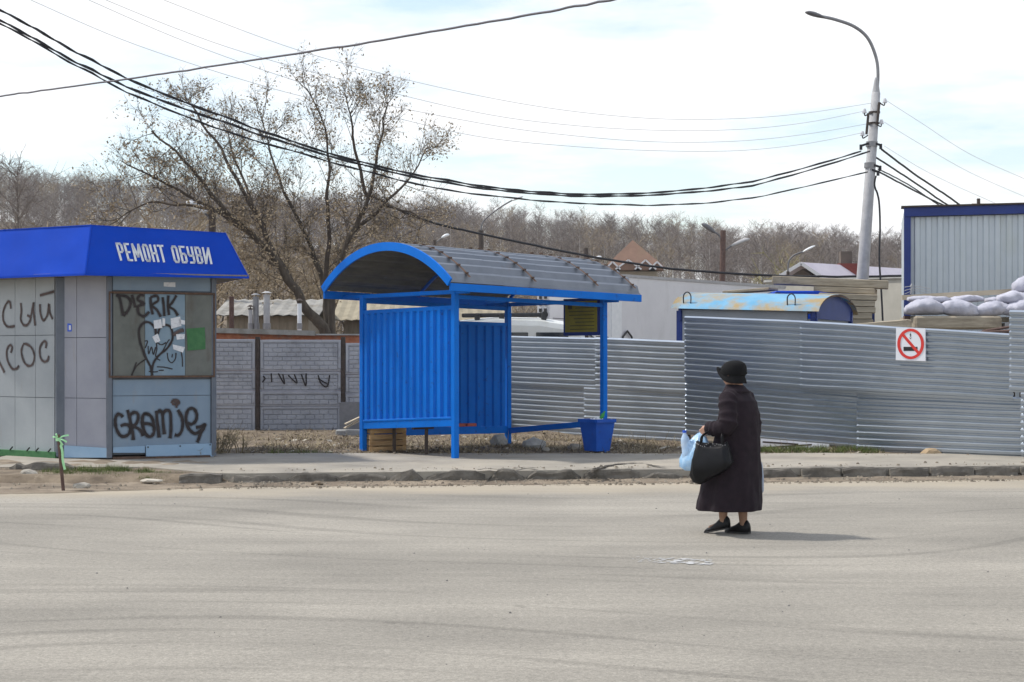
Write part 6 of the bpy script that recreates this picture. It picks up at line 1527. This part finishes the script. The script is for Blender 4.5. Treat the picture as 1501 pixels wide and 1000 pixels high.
# --- coat: one remeshed garment with collar and sleeves
c_ = MB()
rings = []
for z, cx, cy, a, bb, fo in ((1.335, .035, 0, .062, .066, 0), (1.315, .03, 0, .078, .082, 0), (1.29, .018, 0, .098, .125, 0), (1.255, .01, 0, .118, .168, .0), (1.20, -.01, 0, .145, .194, .004), (1.10, -.015, 0, .166, .206, .010),
                         (1.0, -.01, 0, .178, .214, .014), (.88, .0, 0, .190, .222, .018), (.75, .015, 0, .204, .232, .022), (.60, .035, 0, .226, .246, .028), (.45, .06, .01, .252, .262, .034), (.32, .08, .01, .274, .276, .040), (.215, .095, .01, .292, .288, .045)):
    rings.append(ell(cx, cy, z, a, bb, 56, fo, 2.2 * z))
c_.loft(rings)
def sleeve(pts, rs):
    q = catmull([W(*p) for p in pts], 5); n = len(q)
    rr = np.interp(np.linspace(0, 1, n), np.linspace(0, 1, len(rs)), rs); c_.tube(q, [float(r) * (1 + .07 * math.sin(i * 1.9) + .05 * math.sin(i * 3.7)) for i, r in enumerate(rr)], 16)
sleeve([(.01, .10, 1.235), (.0, .175, 1.20), (-.025, .215, 1.10), (-.035, .245, .995), (.04, .245, .955), (.12, .235, .955), (.18, .222, .958)], [.08, .084, .080, .084, .076, .066, .060])
sleeve([(.01, -.10, 1.235), (.0, -.175, 1.20), (-.03, -.205, 1.08), (-.045, -.225, .965), (-.03, -.24, .86), (-.02, -.245, .76)], [.08, .080, .076, .072, .062, .056])
# folded-back lapel edge along the front
seg_b = b; b = c_; seg([(.11, -.01, 1.25), (.165, .01, 1.0), (.20, .02, .7), (.30, .03, .25)], [.02, .018, .018, .02], 8); b = seg_b
me = evaluated(c_, [('REMESH', dict(mode='VOXEL', voxel_size=.0085, use_smooth_shade=True)), ('SMOOTH', dict(factor=.5, iterations=2))], 'coat', 'coat')
for v_ in me.vertices:
    q = v_.co - PO; fx, ly = q.dot(F), q.dot(Lf); k = sstep(1.2, .4, v_.co.z)
    v_.co += (F * fx + Lf * ly).normalized() * (.020 * nz3(fx * 8, ly * 8, v_.co.z * 1.3) + .007 * nz3(fx * 16, ly * 16, v_.co.z * 9)) * (.5 + k)
coat = finish(me, 'coat', ['coat'], person); tag(coat, 'long dark plum-brown wool coat')
c_ = MB()   # turned-down collar
c_.loft([ell(.03, 0, 1.345, .068, .072, 28), ell(.028, 0, 1.338, .080, .086, 28), ell(.02, 0, 1.305, .100, .118, 28), ell(.012, 0, 1.275, .118, .150, 28), ell(.012, 0, 1.270, .110, .142, 28)], cap=False)
c_.build('collar', 'coat', person, smooth=True)
m = MB()
for z in (1.16, .95, .74): q = W(.165 + .02 * (1.16 - z), .035, z); m.tube([q, q + F * .008], .013, 10)
m.build('coat_button', 'black_plastic', person)
# back vent seam
# --- hat
h = MB(); prof = [(1.405, .116, .096), (1.445, .123, .103), (1.485, .124, .104), (1.520, .112, .096), (1.545, .084, .072), (1.558, .05, .044), (1.562, .02, .018)]
HX = .045
rg = []
for k_, (z, a, bb) in enumerate(prof): rg.append(ell(HX - .004 * k_, 0, z, a, bb, 32))
h.loft(rg)
brim = []
for j, (dr, dz) in enumerate(((-.006, .012), (.012, -.012), (.026, -.034), (.036, -.040), (.034, -.030), (.014, -.004))):
    ring = []
    for k in range(32):
        an = 2 * math.pi * k / 32; fr = max(0, math.cos(an)) ** 1.5; bk = max(0, -math.cos(an)); side = abs(math.sin(an))
        a, bb = .112 + dr * (.85 + .6 * fr - .5 * bk), .096 + dr * (.55)
        z = 1.425 + dz * (1 + .3 * bk + .35 * side) + (.085 * fr * max(0, dr) / .036) + .035 * fr - .016 * bk - .010 * side
        ring.append(W(HX + a * math.cos(an), bb * math.sin(an), z))
    brim.append(ring)
h.loft(brim, cap=False)
me = evaluated(h, [('SUBSURF', dict(levels=1, render_levels=1))], 'felt_black', 'hat'); finish(me, 'hat', ['felt_black'], person)
m = MB(); m.loft([ell(HX - .006, 0, 1.435, .1235, .1035, 32), ell(HX - .006, 0, 1.458, .1265, .1065, 32)], cap=False); m.build('hat_band', 'felt_black', person, smooth=True)
# --- hair at the nape and temples
m = MB(); rg = []
for z, s_ in ((1.445, 1.03), (1.42, 1.06), (1.39, 1.03), (1.362, .92)):
    ring = []
    for k in range(25):
        an = R(72) + R(216) * k / 24; ring.append(W(HC[0] - .008 + .094 * s_ * math.cos(an), .078 * s_ * math.sin(an), z + .006 * math.sin(k * 2.3)))
    rg.append(ring)
m.loft(rg, close=False); m.build('hair', 'hair_grey', person, smooth=True)
# --- shoes
def shoe(q, pitch, name='shoe'):
    an, to = Vector(q['ank']), Vector(q['toe']); d = Vector((to.x - an.x, to.y - an.y, 0)).normalized(); sd_ = Vector((-d.y, d.x, 0)); heel = Vector((an.x, an.y, 0)) - d * .062
    def T(a, s_, z): 
        zz = z + pitch * (a - .21); p = heel + d * a + sd_ * s_; return W(p.x, p.y, zz)
    rg = []
    for a, wd_, hh in ((0, .028, .10), (.02, .040, .125), (.06, .044, .128), (.10, .042, .108), (.14, .043, .078), (.18, .044, .06), (.215, .040, .05), (.24, .025, .035), (.25, .010, .02)):
        rg.append([T(a, wd_ * math.cos(t), (.018 if math.sin(t) < 0 else .018 + (hh - .018) * math.sin(t))) for t in [2 * math.pi * k / 16 + .0001 for k in range(16)]])
    m = MB(); m.loft(rg); o = m.build(name, 'leather_black', person, smooth=True)
    m = MB(); rg = [[T(a, wd_ * 1.04 * s_, z) for s_, z in ((-1, .004), (1, .004), (1, .021), (-1, .021))] for a, wd_ in ((.0, .026), (.03, .034), (.09, .033), (.15, .039), (.2, .041), (.24, .024), (.253, .01))]
    m.loft(rg); m.build('sole', 'black_plastic', o); return o
shoe(LFT, -.22); shoe(RGT, -.0)

# --- what she carries
# black handbag hanging from the left forearm
hb = W(.07, .33, .53)
bag = thing('handbag', 'black leather handbag hanging from the forearm of the woman', 'handbag', hb)
hd = (F * .92 + Lf * .25).normalized(); hs = Vector((-hd.y, hd.x, 0))
def HB(a, s_, z): p = hb + hd * a + hs * s_; return Vector((p.x, p.y, hb.z + z))
rg = []
for z, a, s_ in ((0, .11, .045), (.02, .155, .07), (.08, .185, .086), (.15, .18, .08), (.22, .16, .062), (.28, .14, .042), (.30, .135, .026)):
    ring = []
    for k in range(32):
        an = 2 * math.pi * k / 32; cx_, sx_ = math.cos(an), math.sin(an)
        f = 1 + .05 * math.sin(5 * an + z * 20) + .04 * math.sin(9 * an + z * 11) + .08 * nz3(2 * cx_, 2 * sx_, z * 7)
        ring.append(HB(a * abs(cx_) ** .55 * (1 if cx_ > 0 else -1) * f, s_ * abs(sx_) ** .6 * (1 if sx_ > 0 else -1) * f, z + .05 * cx_ * cx_ * (z > .2) - .03 * (z > .2) - .07 * cx_ * (z < .1)))
    rg.append(ring)
m = MB(); m.loft(rg); m.build('bag_body', 'leather_black', bag, smooth=True)
fo = W(.055, .25, 1.012)
for s_ in (-.022, .022):
    m = MB(); pts = [HB(-.10, s_, .265), HB(-.09, s_, .36), fo + Vector((0, 0, -.06)) - hd * .055 + hs * s_ * .4, fo + Vector((0, 0, .018)) + hs * s_ * .4, fo + Vector((0, 0, -.06)) + hd * .055 + hs * s_ * .4, HB(.09, s_, .36), HB(.10, s_, .265)]
    q = catmull(pts, 6); m.tube(q, .0075, 8); m.build('strap', 'leather_black', bag, smooth=True)
m = MB()
for k in range(15): q = HB(-.13 + .0186 * k, .045 + .02 * random.random(), .27 + .03 * random.random()); m.box(q, (.007, .007, .009), bev=.002)
tag(m.build('stud', 'steel_grey', bag), kind='stuff')
# pale blue carrier bag with a bottle
gr = W(.262, .20, .905)
bb0 = W(.315, .30, .575)
m = MB(); rg = []
for z, a, s_ in ((0, .05, .035), (.03, .105, .068), (.10, .125, .084), (.18, .12, .076), (.25, .10, .06), (.30, .06, .04), (.335, .024, .018)):
    ring = []
    for k in range(36):
        an = 2 * math.pi * k / 36; f = 1 + .07 * math.sin(6 * an + 14 * z) + .05 * math.sin(13 * an - 9 * z) + .08 * nz3(3 * math.cos(an), 3 * math.sin(an), z * 14)
        p = bb0 + F * (a * f * math.cos(an)) + Lf * (s_ * f * math.sin(an)) + (gr - bb0) * Vector((1, 1, 0)) * (z / .335); ring.append(Vector((p.x, p.y, bb0.z + z)))
    rg.append(ring)
cb = thing('carrier_bag', 'translucent pale blue carrier bag held in the hand of the woman', 'bag', bb0)
m.loft(rg); m.build('bag_body', 'bag_blue', cb, smooth=True)
m = MB(); m.tube(catmull([gr + Vector((0, 0, -.02)), gr + Vector((0, 0, .02)), gr + Vector((0, 0, .035))], 3), .014, 8); m.build('bag_handle', 'bag_blue', cb, smooth=True)
bt = bb0 + F * .03 + Vector((0, 0, .105)) + Lf * .0
bot = thing('water_bottle', 'clear plastic bottle with blue cap standing up out of the carrier bag', 'bottle', bt)
prof = [(0, .036), (.01, .042), (.05, .042), (.10, .040), (.15, .042), (.18, .038), (.205, .026), (.225, .015), (.235, .014)]
m = MB(); m.tube([bt + Vector((0, 0, z)) + F * .12 * z for z, r in prof], [r for z, r in prof], 18); m.build('bottle_body', 'bottle_clear', bot, smooth=True)
m = MB(); t_ = bt + Vector((0, 0, .232)) + F * .0278; m.tube([t_, t_ + Vector((0, 0, .022))], .018, 14); m.build('cap', 'cap_blue', bot)
# grey-blue bag in the other hand
g0 = W(-.02, -.272, .36); gd = (F * .95 - Lf * .2).normalized()
gbag = thing('shopping_bag', 'narrow grey blue shopping bag in the far hand of the woman', 'bag', g0)
m = MB(); gs = Vector((-gd.y, gd.x, 0)); rg = []
for z, a, s_ in ((0, .10, .028), (.02, .11, .035), (.14, .112, .032), (.25, .10, .02), (.28, .09, .008)):
    rg.append([g0 + gd * (a * abs(math.cos(t)) ** .5 * (1 if math.cos(t) > 0 else -1)) + gs * (s_ * math.sin(t) * (1 + .2 * math.sin(5 * t))) + Vector((0, 0, z)) for t in [2 * math.pi * k / 24 + .01 for k in range(24)]])
m.loft(rg); m.build('bag_body', 'bag_grey', gbag, smooth=True)
m = MB(); hp = W(-.02, -.262, .665); m.tube(catmull([g0 + gd * .05 + Vector((0, 0, .27)), hp + gd * .015, hp - gd * .015, g0 - gd * .05 + Vector((0, 0, .27))], 5), .006, 6); m.build('bag_handle', 'bag_grey', gbag, smooth=True)

# ================================================================== AIR
me = bpy.data.meshes.new('haze'); bx_ = MB(); bx_.box((0, 240, 21), (460, 620, 48)); me.from_pydata(bx_.v, [], bx_.f); me.update()
hzm = bpy.data.materials.new('haze_air'); hzm.use_nodes = True; t_ = hzm.node_tree; t_.nodes.clear()
o_ = t_.nodes.new('ShaderNodeOutputMaterial'); pv_ = t_.nodes.new('ShaderNodeVolumePrincipled'); pv_.inputs['Color'].default_value = (.86, .89, .95, 1); pv_.inputs['Density'].default_value = .00035; pv_.inputs['Anisotropy'].default_value = .2
t_.links.new(pv_.outputs[0], o_.inputs['Volume']); me.materials.append(hzm)
hz_ = bpy.data.objects.new('haze', me); C.objects.link(hz_); tag(hz_, 'thin pale spring haze over the street and hillside', 'haze', kind='stuff')
